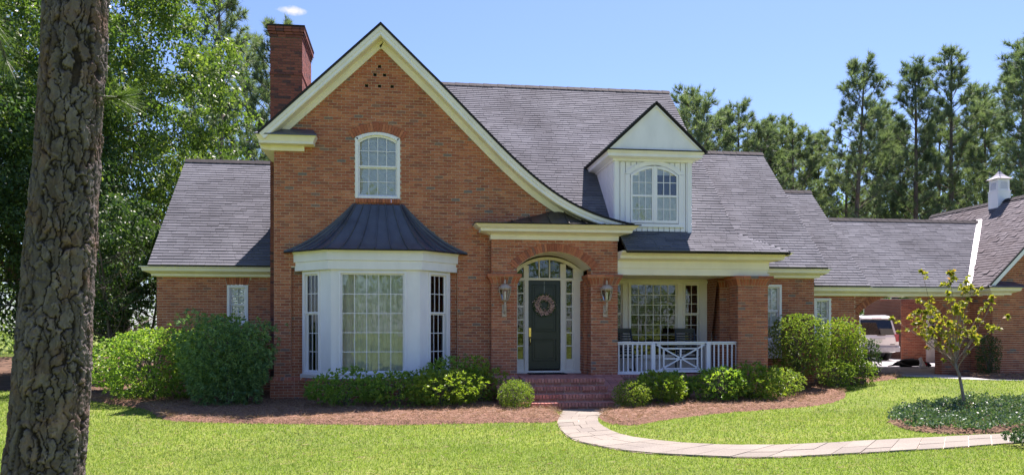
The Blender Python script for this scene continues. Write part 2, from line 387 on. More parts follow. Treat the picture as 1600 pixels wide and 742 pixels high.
def brick_wall(parent, fr, poly, holes=(), n_ind=0, mat='brick', mortar='mortar', want=None, name='wall', z_off=0., label=None):
    """mortar sheet with every brick proud of it"""
    mb = MB(); zs = [q[1] for q in poly]; st = CH/2; z = min(zs)
    while z < max(zs):
        z1 = min(z+st, max(zs)); iv = cross_x(poly, (z+z1)/2)
        for h in holes: iv = subtract(iv, cross_x(h, (z+z1)/2))
        for a, b in iv: mb.poly([fr.W(a, z, -.010), fr.W(b, z, -.010), fr.W(b, z1, -.010), fr.W(a, z1, -.010)])
        z = z1
    wobj = mb.build(name, mortar, parent)
    if label: wobj['label'] = label
    bs = lay_bricks(poly, holes, z_off=z_off); full = [b for b in bs if b[1]-b[0] > .15 and (want is None or want(*b))]
    rs = random.Random(len(bs)); 
    if want: full.sort(key=lambda b: (b[2], b[0]))
    else: rs.shuffle(full)
    chosen = set(full[:n_ind])
    mb = MB()
    for b in bs:
        pr = rs.uniform(-.0018, .0018)
        j = [rs.uniform(-.0012, .0012) for _ in range(4)]
        if b in chosen: piece('brick', mat, wobj, frame_mtx(fr, b[0]+j[0], b[1]+j[1], b[2]+j[2], b[3]+j[3], -.02, pr))
        else: mb.fbox(fr, b[0]+j[0], b[1]+j[1], b[2]+j[2], b[3]+j[3], -.02, pr, rs.random(), skip=(0,))
    if mb.f: mb.build('brickwork', mat, wobj, kind='stuff')
    return wobj
def arch_bricks(mb, fr, cu, cz, r0, r1, a0, a1, n, n0, n1):
    for k in range(n):
        t0 = a0+(a1-a0)*(k+.06)/n; t1 = a0+(a1-a0)*(k+.94)/n
        pts = [(cu+r*math.sin(t), cz+r*math.cos(t)) for r, t in ((r0, t0), (r1, t0), (r1, t1), (r0, t1))]
        mb.fprism(fr, pts, n0, n1+random.uniform(-.002, .002), random.random())
def arc(cu, cz, r, a0, a1, n): return [(cu+r*math.sin(a0+(a1-a0)*k/n), cz+r*math.cos(a0+(a1-a0)*k/n)) for k in range(n+1)]
def offset_path(path, o):
    """open plan polyline, outward = right-hand side when walking"""
    P = [Vector(q) for q in path]; out = []
    nm = [Vector(((b-a).y, -(b-a).x)).normalized() for a, b in zip(P, P[1:])]
    for i, q in enumerate(P):
        if i == 0: d = nm[0]*o
        elif i == len(P)-1: d = nm[-1]*o
        else:
            b = (nm[i-1]+nm[i]).normalized(); d = b*(o/max(.3, b.dot(nm[i])))
        out.append(q+d)
    return out
def sweep(parent, name, path, prof, mat, cap=True, bevel=0):
    """moulding: profile (offset, z) swept along a plan path with mitred corners"""
    mb = MB(); rows = [[(q.x, q.y, z) for q in offset_path(path, o)] for o, z in prof]
    for ra, rb in zip(rows, rows[1:]):
        for k in range(len(ra)-1): mb.poly([ra[k], ra[k+1], rb[k+1], rb[k]])
    if cap:
        for e in (0, -1): mb.poly([r[e] for r in rows])
    return mb.build(name, mat, parent)
def roof_plane(parent, pts, n_ind=0, mat='shingle', name='roof', thick=.07, shingles=True, exp=.118, label=None, seed=1):
    P = [Vector(q) for q in pts]; nrm = Vector((0, 0, 0))
    for a, b in zip(P, P[1:]+P[:1]): nrm += a.cross(b)
    nrm.normalize()
    if nrm.z < 0: nrm = -nrm
    U = Vector((nrm.y, -nrm.x, 0)); U = -U if U.length > 1e-6 else Vector((1, 0, 0)); U.normalize()
    V = nrm.cross(U)
    if V.z < 0: V = -V
    O = min(P, key=lambda q: q.z)
    mb = MB(); mb.prism([q-nrm*thick for q in P], [q-nrm*.012 for q in P])
    d = mb.build(name, 'shingle_edge', parent)
    if label: d['label'] = label
    if not shingles: return d
    poly = [((q-O).dot(U), (q-O).dot(V)) for q in P]; rs = random.Random(seed); tabs = []
    v = min(q[1] for q in poly); vm = max(q[1] for q in poly)
    while v < vm-.03:
        ivs = cross_x(poly, v+exp*.5)
        for a, b in ivs:
            u = a-rs.uniform(0, .2)
            while u < b:
                wd = rs.choice((.16, .22, .30, .40, .5)); u0 = max(a, u); u1 = min(b, u+wd-.006)
                if u1-u0 > .02: tabs.append((u0, u1, v-.012, min(v+exp, vm), rs.random(), rs.choice((.014, .015, .017))))
                u += wd
        v += exp
    W = lambda u, q, n: O+U*u+V*q+nrm*n
    big = [t for t in tabs if t[1]-t[0] > .16]; rs.shuffle(big); chosen = set(big[:n_ind])
    mb = MB()
    for t in tabs:
        u0, u1, v0, v1, r, h = t; dv = rs.uniform(-.0015, .0015); v0 += dv
        if t in chosen:
            m = Matrix(((*(U*(u1-u0)),), (*(V*(v1-v0) + nrm*(-h+.002)),), (*(nrm*h),))).transposed().to_4x4()
            m.translation = W((u0+u1)/2, (v0+v1)/2, h*.5-.004)
            piece('shingle', mat, d, m)
        else: mb.hexa([W(u0, v0, -.012), W(u0, v1, -.012), W(u1, v1, -.012), W(u1, v0, -.012), W(u0, v0, h), W(u0, v1, .001), W(u1, v1, .001), W(u1, v0, h)], r, skip=(0, 3))
    mb.build('shingles', mat, d, kind='stuff')
    return d
def window(parent, fr, u0, u1, z0, z1, cols, rows, split=None, back='blind', casing=.07, arch=0., paintm='white_paint', n=0., sill=True, label=None, panel=0., inner=None, slat_gap=None):
    """casing, sashes, muntins, one object per pane, blind or curtain behind"""
    mb = MB(); n1 = n+.035; n0 = n-.09; cs = casing
    zt = z1-arch
    mb.fbox(fr, u0, u0+cs, z0, zt, n0, n1); mb.fbox(fr, u1-cs, u1, z0, zt, n0, n1)
    mb.fbox(fr, u0+cs, u1-cs, z0, z0+cs*.8+panel, n0, n1-.004)
    hw = (u1-u0)/2; cu = (u0+u1)/2
    if arch:
        Ro = (hw*hw+arch*arch)/(2*arch); cz = z1-Ro; ao = math.asin(min(1, hw/Ro))
        o = arc(cu, cz, Ro, -ao, ao, 14); inn = [(cu+(q[0]-cu)*(hw-cs)/hw, q[1]-cs) for q in o]
        for k in range(14): mb.fprism(fr, [inn[k], o[k], o[k+1], inn[k+1]], n0, n1)
    else: mb.fbox(fr, u0+cs, u1-cs, z1-cs, z1, n0, n1-.002)
    if sill: mb.fbox(fr, u0-.02, u1+.02, z0-.045, z0-.001, n0, n1+.03)
    win = mb.build('window', paintm, parent, bevel=.004)
    if label: win['label'] = label
    a0, a1, b0, b1 = u0+cs, u1-cs, z0+cs*.8+panel, z1-cs
    sashes = [(b0, b1, rows)] if split is None else [(split, b1, rows[0]), (b0, split, rows[1])]
    sb = MB(); sw = .038; mw = .016
    for si, (s0, s1, rr) in enumerate(sashes):
        no = n-.018 if (si == 0) else n-.05
        sb.fbox(fr, a0, a0+sw, s0, s1, no-.03, no); sb.fbox(fr, a1-sw, a1, s0, s1, no-.03, no)
        sb.fbox(fr, a0+sw, a1-sw, s0, s0+sw, no-.03, no-.002); sb.fbox(fr, a0+sw, a1-sw, s1-sw*.8, s1, no-.03, no-.002)
        g0, g1, h0, h1 = a0+sw, a1-sw, s0+sw, s1-sw*.8
        for k in range(1, cols):
            x = g0+(g1-g0)*k/cols; sb.fbox(fr, x-mw/2, x+mw/2, h0, h1, no-.028, no-.006)
        for k in range(1, rr):
            y = h0+(h1-h0)*k/rr; sb.fbox(fr, g0, g1, y-mw/2, y+mw/2, no-.027, no-.008)
        for i in range(cols):
            for j in range(rr):
                p0 = g0+(g1-g0)*i/cols; p1 = g0+(g1-g0)*(i+1)/cols; q0 = h0+(h1-h0)*j/rr; q1 = h0+(h1-h0)*(j+1)/rr
                if arch and si == 0 and j == rr-1:
                    pass
                piece('pane', 'glass', win, frame_mtx(fr, p0, p1, q0, q1, no-.020, no-.016))
    if arch:   # sash head follows the arch
        for k in range(14):
            A, B = inn[k], inn[k+1]; C_ = (cu+(A[0]-cu)*.93, A[1]-.045); D_ = (cu+(B[0]-cu)*.93, B[1]-.045)
            sb.fprism(fr, [C_, A, B, D_], n-.05, n-.017)
    sb.build('sash', paintm, win)
    if back == 'blind':
        bb = MB(); z = b0+.02
        parts = [(a0+.03, cu-.012), (cu+.012, a1-.03)] if cols > 1 else [(a0+.03, a1-.03)]
        while z < b1-.02:
            for p0, p1 in parts:
                bb.hexa([fr.W(p0, z, n-.105), fr.W(p0, z+.052, n-.117), fr.W(p1, z+.052, n-.117), fr.W(p1, z, n-.105), fr.W(p0, z+.002, n-.099), fr.W(p0, z+.054, n-.111), fr.W(p1, z+.054, n-.111), fr.W(p1, z+.002, n-.099)])
            z += .046 if not slat_gap else slat_gap*.82
        for p0, p1 in parts:
            for x in (p0, p1): bb.fbox(fr, x-.018, x+.018, b0, b1, n-.145, n-.098)
        bb.build('shutter_blind', 'blind', win, kind='stuff')
    elif back == 'curtain':
        k = 90; V = []; F = []
        for j in range(k+1):
            u = a0-.05+(a1-a0+.1)*j/k; d = n-.22+.022*math.sin(j*.9)+.014*math.sin(j*2.17+1)
            V += [fr.W(u, b0-.05, d), fr.W(u, b1+.05, d)]
        for j in range(k): F.append((2*j, 2*j+2, 2*j+3, 2*j+1))
        np_mesh('curtain', V, F, 'curtain', win, smooth=True)
    return win
def gz(x, y):
    sm = lambda t: (lambda q: q*q*(3-2*q))(min(1, max(0, t)))
    return .33*sm((x-9)/5.)*sm((y+5)/6.)
def gzv(x, y):
    a = np.clip((x-9)/5., 0, 1); b = np.clip((y+5)/6., 0, 1); return .33*a*a*(3-2*a)*b*b*(3-2*b)
def in_poly(px, py, poly):
    ins = np.zeros(len(px), bool)
    for (x0, y0), (x1, y1) in zip(poly, poly[1:]+poly[:1]):
        c = ((y0 > py) != (y1 > py)); t = (x1-x0)*(py-y0)/((y1-y0) if y1 != y0 else 1e-9)+x0
        ins ^= c & (px < t)
    return ins
def smooth_line(pts, n=6):
    P = [np.array(q, float) for q in pts]; out = []
    for i in range(len(P)-1):
        a, b, c, d = P[max(0, i-1)], P[i], P[i+1], P[min(len(P)-1, i+2)]
        for k in range(n):
            t = k/n; out.append(tuple(.5*((2*b)+(c-a)*t+(2*a-5*b+4*c-d)*t*t+(3*b-a-3*c+d)*t**3)))
    out.append(tuple(P[-1])); return out
#==SETTING==
# ------------------------------------------------------------------ ground, beds, path, drive
g = np.concatenate([-np.geomspace(400, 26, 14), np.linspace(-24, 24, 49), np.geomspace(26, 400, 14)])
gy = np.concatenate([-np.geomspace(400, 26, 14), np.linspace(-24, 24, 49), np.geomspace(26, 400, 14)])
GX, GY = np.meshgrid(g, gy); GZ = gzv(GX, GY); nx = len(g)
V = np.stack([GX.ravel(), GY.ravel(), GZ.ravel()], 1)
F = [(j*nx+i, j*nx+i+1, (j+1)*nx+i+1, (j+1)*nx+i) for j in range(len(gy)-1) for i in range(nx-1)]
tag(np_mesh('ground', V, F, 'ground', smooth=True), kind='structure')

BED_L = smooth_line([(-8.3, 1.9), (-7.0, .2), (-5.65, -1.33), (-4.75, -3.28), (-3.7, -3.94), (-2.47, -4.3), (-1.4, -4.53), (-.23, -4.78), (.71, -4.71), (1.91, -4.66), (2.62, -4.72), (3.0, -3.9), (3.05, -2.6)], 4)+[(2.6, -2.6), (2.6, .3), (-3.1, .3), (-3.3, 2.6), (-7.5, 3.2)]
BED_R = smooth_line([(4.42, -2.6), (3.9, -3.5), (3.66, -4.7), (3.98, -5.38), (4.9, -4.63), (6.32, -3.65), (7.72, -3.05), (9.34, -2.25), (10.6, -1.1), (11.2, -.1)], 4)+smooth_line([(11.2, -.1), (11.0, .7), (12.0, 1.0), (13.2, 1.3), (14.0, 1.85), (14.6, 2.7), (13.4, 3.0)], 4)+[(11.2, 2.3), (9., 1.4), (5.1, -.3), (4.6, -.3)]
BED_G = [(16.2, 1.2), (17.0, .7), (19.5, .3), (22, .2), (22, 2.2), (17.3, 2.2), (17.0, 3.2), (16.4, 3.2)]
COVER = smooth_line([(8.95, -5.5), (10.2, -4.0), (12.0, -2.9), (13.3, -3.0), (14.3, -4.6), (12.8, -6.4), (10.8, -7.0), (9.3, -7.3), (8.6, -6.8), (8.95, -5.5)], 4)
WOOD = smooth_line([(-30, 2.5), (-16, 3.2), (-11.5, 4.6), (-9.5, 3.4), (-8.2, 2.0), (-6.9, 2.5)], 4)+[(-6.6, 12), (-10, 30), (-40, 34)]
def bed(name, poly, mat, h, cell=.12, label=None, cat=None, kind='structure'):
    P = np.array(poly); x0, y0 = P.min(0); x1, y1 = P.max(0)
    xs = np.arange(x0-cell, x1+cell, cell); ys = np.arange(y0-cell, y1+cell, cell); X, Y = np.meshgrid(xs, ys); sh = X.shape
    X = X.ravel(); Y = Y.ravel(); ins = in_poly(X, Y, poly)
    d = np.full(len(X), 9.)
    for (a, b), (c, e) in zip(poly, poly[1:]+poly[:1]):
        vx, vy = c-a, e-b; t = np.clip(((X-a)*vx+(Y-b)*vy)/max(1e-9, vx*vx+vy*vy), 0, 1); d = np.minimum(d, np.hypot(X-a-t*vx, Y-b-t*vy))
    hh = np.where(ins, h*np.minimum(1, d/.22)**.6, -.02-d*.2) + NR.normal(0, .012, len(X))*ins
    Z = gzv(X, Y)+.004+hh; n = sh[1]; keep = (ins | (d < cell*1.5)).reshape(sh)
    F = [(j*n+i, j*n+i+1, (j+1)*n+i+1, (j+1)*n+i) for j in range(sh[0]-1) for i in range(n-1) if keep[j, i] and keep[j, i+1] and keep[j+1, i] and keep[j+1, i+1]]
    o = np_mesh(name, np.stack([X, Y, Z], 1), F, mat, smooth=True)
    return tag(o, label, cat, kind=kind)
bed('mulch_bed', BED_L, 'straw_bed', .09)
bed('mulch_bed', BED_R, 'straw_bed', .09)
bed('mulch_bed', BED_G, 'straw_bed', .07)
bed('forest_floor', WOOD, 'forest_floor', .03, .35)
bed('planting_bed', COVER, 'forest_floor', .03)

# path of cut stone
LO = smooth_line([(3.3, -2.6), (2.95, -3.9), (2.68, -5.25), (2.55, -6.92), (2.80, -7.85), (3.24, -8.53), (4.02, -8.96), (4.67, -9.16), (5.42, -9.14), (6.92, -8.88), (8.08, -8.66), (9.42, -8.31), (11.5, -7.8), (14, -7.1)], 8)
HI = smooth_line([(4.36, -2.6), (3.80, -3.81), (3.50, -5.0), (3.44, -6.2), (3.58, -6.95), (3.95, -7.5), (4.44, -7.87), (5.34, -8.10), (6.2, -8.02), (7.47, -7.78), (8.73, -7.56), (10.0, -7.35), (12.0, -6.8), (14.4, -6.1)], 8)
def resample(line, n):
    L = np.array(line); s = np.concatenate([[0], np.cumsum(np.hypot(*np.diff(L, axis=0).T))]); t = np.linspace(0, s[-1], n)
    return np.stack([np.interp(t, s, L[:, 0]), np.interp(t, s, L[:, 1])], 1)
NP = 35
lo_, hi_ = resample(LO, 300), resample(HI, 300)
def rows_at(t): i = t*299; k = int(min(298, i)); f = i-k; return lo_[k]*(1-f)+lo_[k+1]*f, hi_[k]*(1-f)+hi_[k+1]*f
PATH_POLY = [tuple(q) for q in lo_[::6]]+[tuple(q) for q in hi_[::-6]]
pth = MB()
for k in range(60):
    a0, b0 = rows_at(k/60); a1, b1 = rows_at((k+1)/60)
    pth.poly([(*a0, gz(*a0)+.012), (*b0, gz(*b0)+.012), (*b1, gz(*b1)+.012), (*a1, gz(*a1)+.012)])
path = pth.build('path', 'mortar'); tag(path, kind='structure')
rs = random.Random(3)
for k in range(NP):
    cuts = [0, rs.uniform(.28, .40), rs.uniform(.60, .72), 1] if k % 2 else [0, rs.uniform(.44, .56), 1]
    for c0, c1 in zip(cuts, cuts[1:]):
        pts = []
        g_ = .004
        for t, c in ((k/NP, c0), (k/NP, c1), ((k+1)/NP, c1), ((k+1)/NP, c0)):
            a, b = rows_at(t); pts.append(Vector((*(a*(1-c)+b*c), 0)))
        ce = sum(pts, Vector())/4; pts = [ce+(q-ce)*(1-g_*2/max(.1, (q-ce).length)) for q in pts]
        h = .026+rs.uniform(-.003, .003); mb = MB()
        mb.prism([q+Vector((0, 0, gz(q.x, q.y)+.0)) for q in pts], [q+Vector((0, 0, gz(q.x, q.y)+h)) for q in pts]); mb.build('paver', 'paver', path)
# driveway and breezeway slab
def sheet(name, polyg, mat, dz, cell=.5, flat=None):
    P = np.array(polyg); mb = MB()
    mb.prism([(x, y, (gz(x, y) if flat is None else flat)-.05) for x, y in polyg], [(x, y, (gz(x, y) if flat is None else flat)+dz) for x, y in polyg])
    return tag(mb.build(name, mat), kind='structure')
sheet('driveway', [(14.4, 2.9), (14.9, 2.2), (15.6, .9), (17.5, .2), (22, -.4), (60, -1), (60, 1.3), (22, 1.6), (17.5, 2.0), (17.2, 3.0)], 'concrete', .012)
sheet('carport_floor', [(13.3, 3.0), (17.2, 3.0), (24, 3.3), (24, 9.5), (13.3, 9.5)], 'slab', .0, flat=.335)
sheet('courtyard', [(8, 9.5), (40, 9.5), (40, 26), (8, 26)], 'concrete', .0, flat=.338)

# ------------------------------------------------------------------ the house
house = thing('brick_house', 'red brick house with steep curved front gable, grey shingle roofs, bay window and brick portico', 'house')
G0 = FRONT(0)
PROF_R = smooth_line([(-.68, 9.0), (.32, 8.04), (.74, 7.64), (1.52, 6.86), (1.74, 6.64), (2.36, 6.03), (2.91, 5.54), (3.39, 5.17), (3.82, 4.90), (4.25, 4.69), (4.68, 4.53), (5.12, 4.41), (5.50, 4.33)], 4)
PROF_R = [(x, z) for x, z in PROF_R]
def prof_z(x):
    if x <= -.68: return 9.0+(x+.68)*.947
    for (a, b), (c, d) in zip(PROF_R, PROF_R[1:]):
        if a <= x <= c: return b+(d-b)*(x-a)/(c-a)
    return PROF_R[-1][1]
def perp_line(line, o):
    out = []
    for i, q in enumerate(line):
        q = Vector(q); ns = []
        for a, b in ((i-1, i), (i, i+1)):
            if a >= 0 and b < len(line):
                t = (Vector(line[b])-Vector(line[a])).normalized(); m_ = Vector((t.y, -t.x)); ns.append(-m_ if m_.y > 0 else m_)
        bis = sum(ns, Vector((0, 0))).normalized(); q = q+bis*(o/bis.dot(ns[0])); out.append((q.x, q.y))
    return out
PROF_L = [(-3.5, 6.33), (-2.6, 7.182), (-1.6, 8.129), (-.68, 9.0)]
FULL = PROF_L[:-1]+PROF_R
# wall outline under the rake
inner = [q for q in perp_line(PROF_R, .32) if q[0] < 4.2]
apex = (-.69, 8.56)
inner_r = [q for q in inner if q[1] < 8.45]
gable_poly = [(-3.2, 0), (2.3, 0), (2.3, 4.2), (4.1, 4.2)]+inner_r[::-1]+[apex, (-3.2, 6.14)]
bay_hole = [(-2.80, .0), (1.16, .0), (1.16, 3.2), (-2.80, 3.2)]
gw_u0, gw_u1, gw_z0, gw_z1 = -1.30, -.23, 4.90, 6.50
cuw = (gw_u0+gw_u1)/2
ra = .14; hwid = (gw_u1-gw_u0)/2; Rg = (hwid**2+ra**2)/(2*ra)
ga = math.asin(hwid/Rg)
win_hole = [(gw_u0, gw_z0-.1), (gw_u1, gw_z0-.1), (gw_u1, gw_z1-ra)]+arc(cuw, gw_z1-Rg, Rg+.06, ga, -ga, 12)+[(gw_u0, gw_z1-ra)]
vents = [(-.72+dx, (math.floor((8.11-dz)/.0677)+.5)*.0677) for dx, dz in ((0, 0), (-.11, .25), (.12, .25), (-.31, .49), (0, .49), (.30, .49))]
vent_holes = [[(x-.04, z-.03), (x+.04, z-.03), (x+.04, z+.03), (x-.04, z+.03)] for x, z in vents]
gable_wall = brick_wall(house, G0, gable_poly, [bay_hole, win_hole]+vent_holes, 200, want=lambda a, b, c, d: c > 3.6)
for x, z in vents:
    vb = MB(); vb.fbox(G0, x-.06, x+.06, z-.06, z+.06, -.14, -.10); vb.build('vent_hole', 'interior_shade', house)  # dark panel behind each gap paints the shade inside the vent
# recessed brickwork round the bay
brick_wall(house, FRONT(.10), [(-2.83, 0), (-2.3, 0), (-2.3, 3.2), (-2.83, 3.2)], z_off=.01)
brick_wall(house, FRONT(.10), [(.7, 0), (1.19, 0), (1.19, 3.2), (.7, 3.2)], z_off=.01)
rv = MB()
rv.fbox(FRONT(0), -2.835, -2.80, 0, 3.2, -.12, -.012); rv.fbox(FRONT(0), 1.16, 1.195, 0, 3.2, -.12, -.012); rv.build('wall_return', 'brick', house)
# window arch and sill bricks
ab = MB(); arch_bricks(ab, G0, cuw, gw_z1-Rg, Rg+.012, Rg+.215, -ga*1.12, ga*1.12, 19, -.05, .014); ab.build('brick_arch', 'brick', house)
sb_ = MB()
for k in range(15):
    u = gw_u0+(gw_u1-gw_u0)*k/15; sb_.fbox(G0, u+.004, u+.067, gw_z0-.105, gw_z0-.005, -.05, .035+random.uniform(-.002, .002), random.random())
sb_.build('brick_sill', 'brick', house)
mbk = MB(); mbk.fbox(G0, gw_u0-.06, gw_u1+.06, gw_z0-.12, gw_z0-.1, -.06, -.01); 
ob = arc(cuw, gw_z1-Rg, Rg+.225, -ga*1.13, ga*1.13, 12); ib = arc(cuw, gw_z1-Rg, Rg, -ga*1.13, ga*1.13, 12)
for k in range(12): mbk.fprism(G0, [ib[k], ob[k], ob[k+1], ib[k+1]], -.06, -.010)
mbk.build('arch_mortar', 'mortar', house)
window(house, G0, gw_u0, gw_u1, gw_z0, gw_z1, 4, (2, 2), split=5.66, arch=ra, label='arched white sash window in the gable with closed blinds', n=-.02, sill=False)
# side walls of gable block and back
sw = MB()
def uvquad(parent, name, pts, mat='plain_brickwork'):
    P = [Vector(q) for q in pts]; me = bpy.data.meshes.new(name); me.from_pydata([tuple(q) for q in P], [], [tuple(range(len(P)))])
    uv = me.uv_layers.new(name='UVMap'); n_ = (P[1]-P[0]).cross(P[2]-P[0]).normalized(); U = Vector((-n_.y, n_.x, 0)).normalized()
    for l in me.loops: q = P[l.vertex_index]; uv.data[l.index].uv = (q.dot(U), q.z)
    me.materials.append(MATS[mat]); return link(bpy.data.objects.new(name, me), parent)
uvquad(house, 'wall', [(-3.19, .01, 0), (-3.19, 9, 0), (-3.19, 9, 3.3), (-3.19, 2.2, 6.2), (-3.19, .01, 6.2)])
uvquad(house, 'wall', [(-3.19, 9, 0), (8.1, 9, 0), (8.1, 9, 5.8), (-.6, 9, 5.8), (-3.19, 9, 3.3)])
uvquad(house, 'wall', [(8.1, 1.6, 0), (8.1, 9, 0), (8.1, 9, 5.9), (8.1, 5.4, 9.3), (8.1, .4, 4.4)])
# plinth
def plinth(path, z1, name='plinth'):
    o = sweep(house, name, path, [(.075, 0), (.075, z1-.075), (0.0, z1), (-.05, z1)], 'mortar')
    off = offset_path(path, .075)
    for a, b in zip(off, off[1:]):
        d = (b-a); L = d.length; fr = Fr((a.x, a.y, 0), (d.x, d.y, 0), (d.y, -d.x, 0))
        bs = lay_bricks([(0, 0), (L, 0), (L, z1-.075), (0, z1-.075)], []); mb = MB()
        for q in bs: mb.fbox(fr, q[0], q[1], q[2], q[3], -.01, .010+random.uniform(-.002, .002), random.random())
        k = int(L/.072)
        for i in range(k):
            u0 = L*i/k+.004; u1 = L*(i+1)/k-.004; W = fr.W
            mb.hexa([W(u0, z1-.073, -.005), W(u0, z1-.004, -.085), W(u1, z1-.004, -.085), W(u1, z1-.073, -.005), W(u0, z1-.066, .012), W(u0, z1+.008, -.072), W(u1, z1+.008, -.072), W(u1, z1-.066, .012)], random.random())
        mb.build('plinth_brickwork', 'brick', o, kind='stuff')
    return o
plinth([(-3.2, .6), (-3.2, 0), (-2.72, 0), (-2.55, .0), (-1.80, -.75), (.24, -.75), (.99, 0), (2.0, 0)], .60)

# rake boards, soffit, shingle edge of the curved gable
def ribbon(name, line, o0, o1, y0, y1, mat, parent=house):
    a, b = perp_line(line, o0), perp_line(line, o1); mb = MB()
    for k in range(len(line)-1):
        q = [a[k], a[k+1], b[k+1], b[k]]
        mb.hexa([(x, y0, z) for x, z in q]+[(x, y1, z) for x, z in q])
    return mb.build(name, mat, parent)
for nm, ln in (('both', FULL),):
    ribbon('shingle_edge', ln, -.01, .045, -.43, 0, 'shingle_edge')
    ribbon('rake_board', ln, .045, .125, -.415, -.36, 'cream_paint')
    ribbon('rake_board', ln, .120, .20, -.395, -.34, 'white_paint')
    ribbon('rake_soffit', ln, .195, .215, -.37, .0, 'cream_paint')
    ribbon('rake_frieze', ln, .205, .345, -.055, .0, 'cream_paint')
af = MB(); af.prism([(-.95, -.052, 8.44), (-.68, -.052, 8.72), (-.41, -.052, 8.44), (-.68, -.052, 8.50)], [(-.95, -.01, 8.44), (-.68, -.01, 8.72), (-.41, -.01, 8.44), (-.68, -.01, 8.50)]); af.build('frieze_apex', 'cream_paint', house)
# gable roof surfaces
def gable_rows(line, yb, name, seed):
    mb = MB(); sh = MB(); rs = random.Random(seed); L = perp_line(line, 0)
    for (a, b), (c, d) in zip(L, L[1:]):
        mb.poly([(a, -.43, b), (a, yb(b), b), (c, yb(d), d), (c, -.43, d)])
        n_ = max(1, int(math.hypot(c-a, d-b)/.14))
        for k in range(n_):
            t0, t1 = k/n_, (k+1)/n_; x0, z0, x1, z1 = a+(c-a)*t0, b+(d-b)*t0, a+(c-a)*t1, b+(d-b)*t1
            y = -.43; ye = max(yb(z0), yb(z1))
            while y < ye:
                wd = rs.choice((.18, .24, .3)); h = .012 if z1 < z0 else .004; h2 = .004 if z1 < z0 else .012
                sh.poly([(x0, y, z0+h2), (x0, min(ye, y+wd), z0+h2), (x1, min(ye, y+wd), z1+h), (x1, y, z1+h)], rs.random()); y += wd
    o = mb.build(name, 'shingle_edge', house); sh.build('shingles', 'shingle', o, kind='stuff')
gable_rows(PROF_R, lambda z: max(.1, (z-4.2)/.963+.05), 'roof', 5)
gable_rows(PROF_L, lambda z: 2.2+(z-6.33)*1.1, 'roof', 6)
roof_plane(house, [(-3.5, 2.2, 6.33), (-.68, 5.1, 9.0), (-.68, 9.0, 5.4), (-3.5, 9.0, 3.4)], shingles=False)
# eave return at the left corner
sweep(house, 'eave_return', [(-3.2, .9), (-3.2, -.0), (-2.55, -.0), (-2.55, .3)], [(.0, 5.98), (.06, 5.98), (.06, 6.09), (.30, 6.10), (.30, 6.16), (.36, 6.28), (.37, 6.30), (0, 6.305)], 'cream_paint')
rm = MB(); ppts = [(-3.59, -.40, 6.31), (-2.16, -.40, 6.31), (-2.30, .02, 6.52), (-3.3, .02, 6.55)]
rm.prism([Vector(q)-Vector((0, 0, .03)) for q in ppts], ppts); rm.build('return_roof', 'metal_roof', house)
sweep(house, 'side_eave', [(-3.2, 2.1), (-3.2, -.02)], [(0, 5.98), (.30, 6.02), (.36, 6.25), (0, 6.3)], 'cream_paint')

# chimney
chx0, chx1, chy0, chy1 = -3.54, -2.74, 1.5, 3.4
ch = MB(); ch.box(chx0+.012, chx1-.012, chy0+.012, chy1-.012, 0, 9.5); chim = ch.build('chimney', 'mortar_dark', house)
cb = MB(); ci = []
for fr, L, z0 in ((Fr((chx0, chy0, 0), (1, 0, 0), (0, -1, 0)), chx1-chx0, 0), (Fr((chx1, chy0, 0), (0, 1, 0), (1, 0, 0)), chy1-chy0, 6.5), (Fr((chx0, chy1, 0), (0, -1, 0), (-1, 0, 0)), chy1-chy0, 0)):
    for q in lay_bricks([(0, z0), (L, z0), (L, 9.22), (0, 9.22)], []):
        if q[2] > 7.2 and q[1]-q[0] > .17 and len(ci) < 100: ci.append(1); piece('brick', 'chimney_brick', chim, frame_mtx(fr, *q, -.02, .0))
        else: cb.fbox(fr, *q, -.02, random.uniform(-.002, .002), random.random(), skip=(0,))
cb.build('brickwork', 'chimney_brick', chim, kind='stuff')
def chimney_band(z, o):
    mb = MB()
    for fr, L in ((Fr((chx0-o, chy0-o, 0), (1, 0, 0), (0, -1, 0)), chx1-chx0+2*o), (Fr((chx1+o, chy0-o, 0), (0, 1, 0), (1, 0, 0)), chy1-chy0+2*o), (Fr((chx0-o, chy1+o, 0), (0, -1, 0), (-1, 0, 0)), chy1-chy0+2*o)):
        for q in lay_bricks([(0, z), (L, z), (L, z+CH), (0, z+CH)], [], z_off=z): mb.fbox(fr, *q, -.1, 0, random.random())
    mb.build('corbel', 'chimney_brick', chim)
chimney_band(8.26, .018)
for z, o in ((9.22, .012), (9.288, .035), (9.356, .06), (9.424, .06)): chimney_band(z, o)
cc_ = MB(); cc_.box(chx0-.075, chx1+.075, chy0-.075, chy1+.075, 9.49, 9.53); cc_.build('chimney_cap', 'shingle_edge', chim)

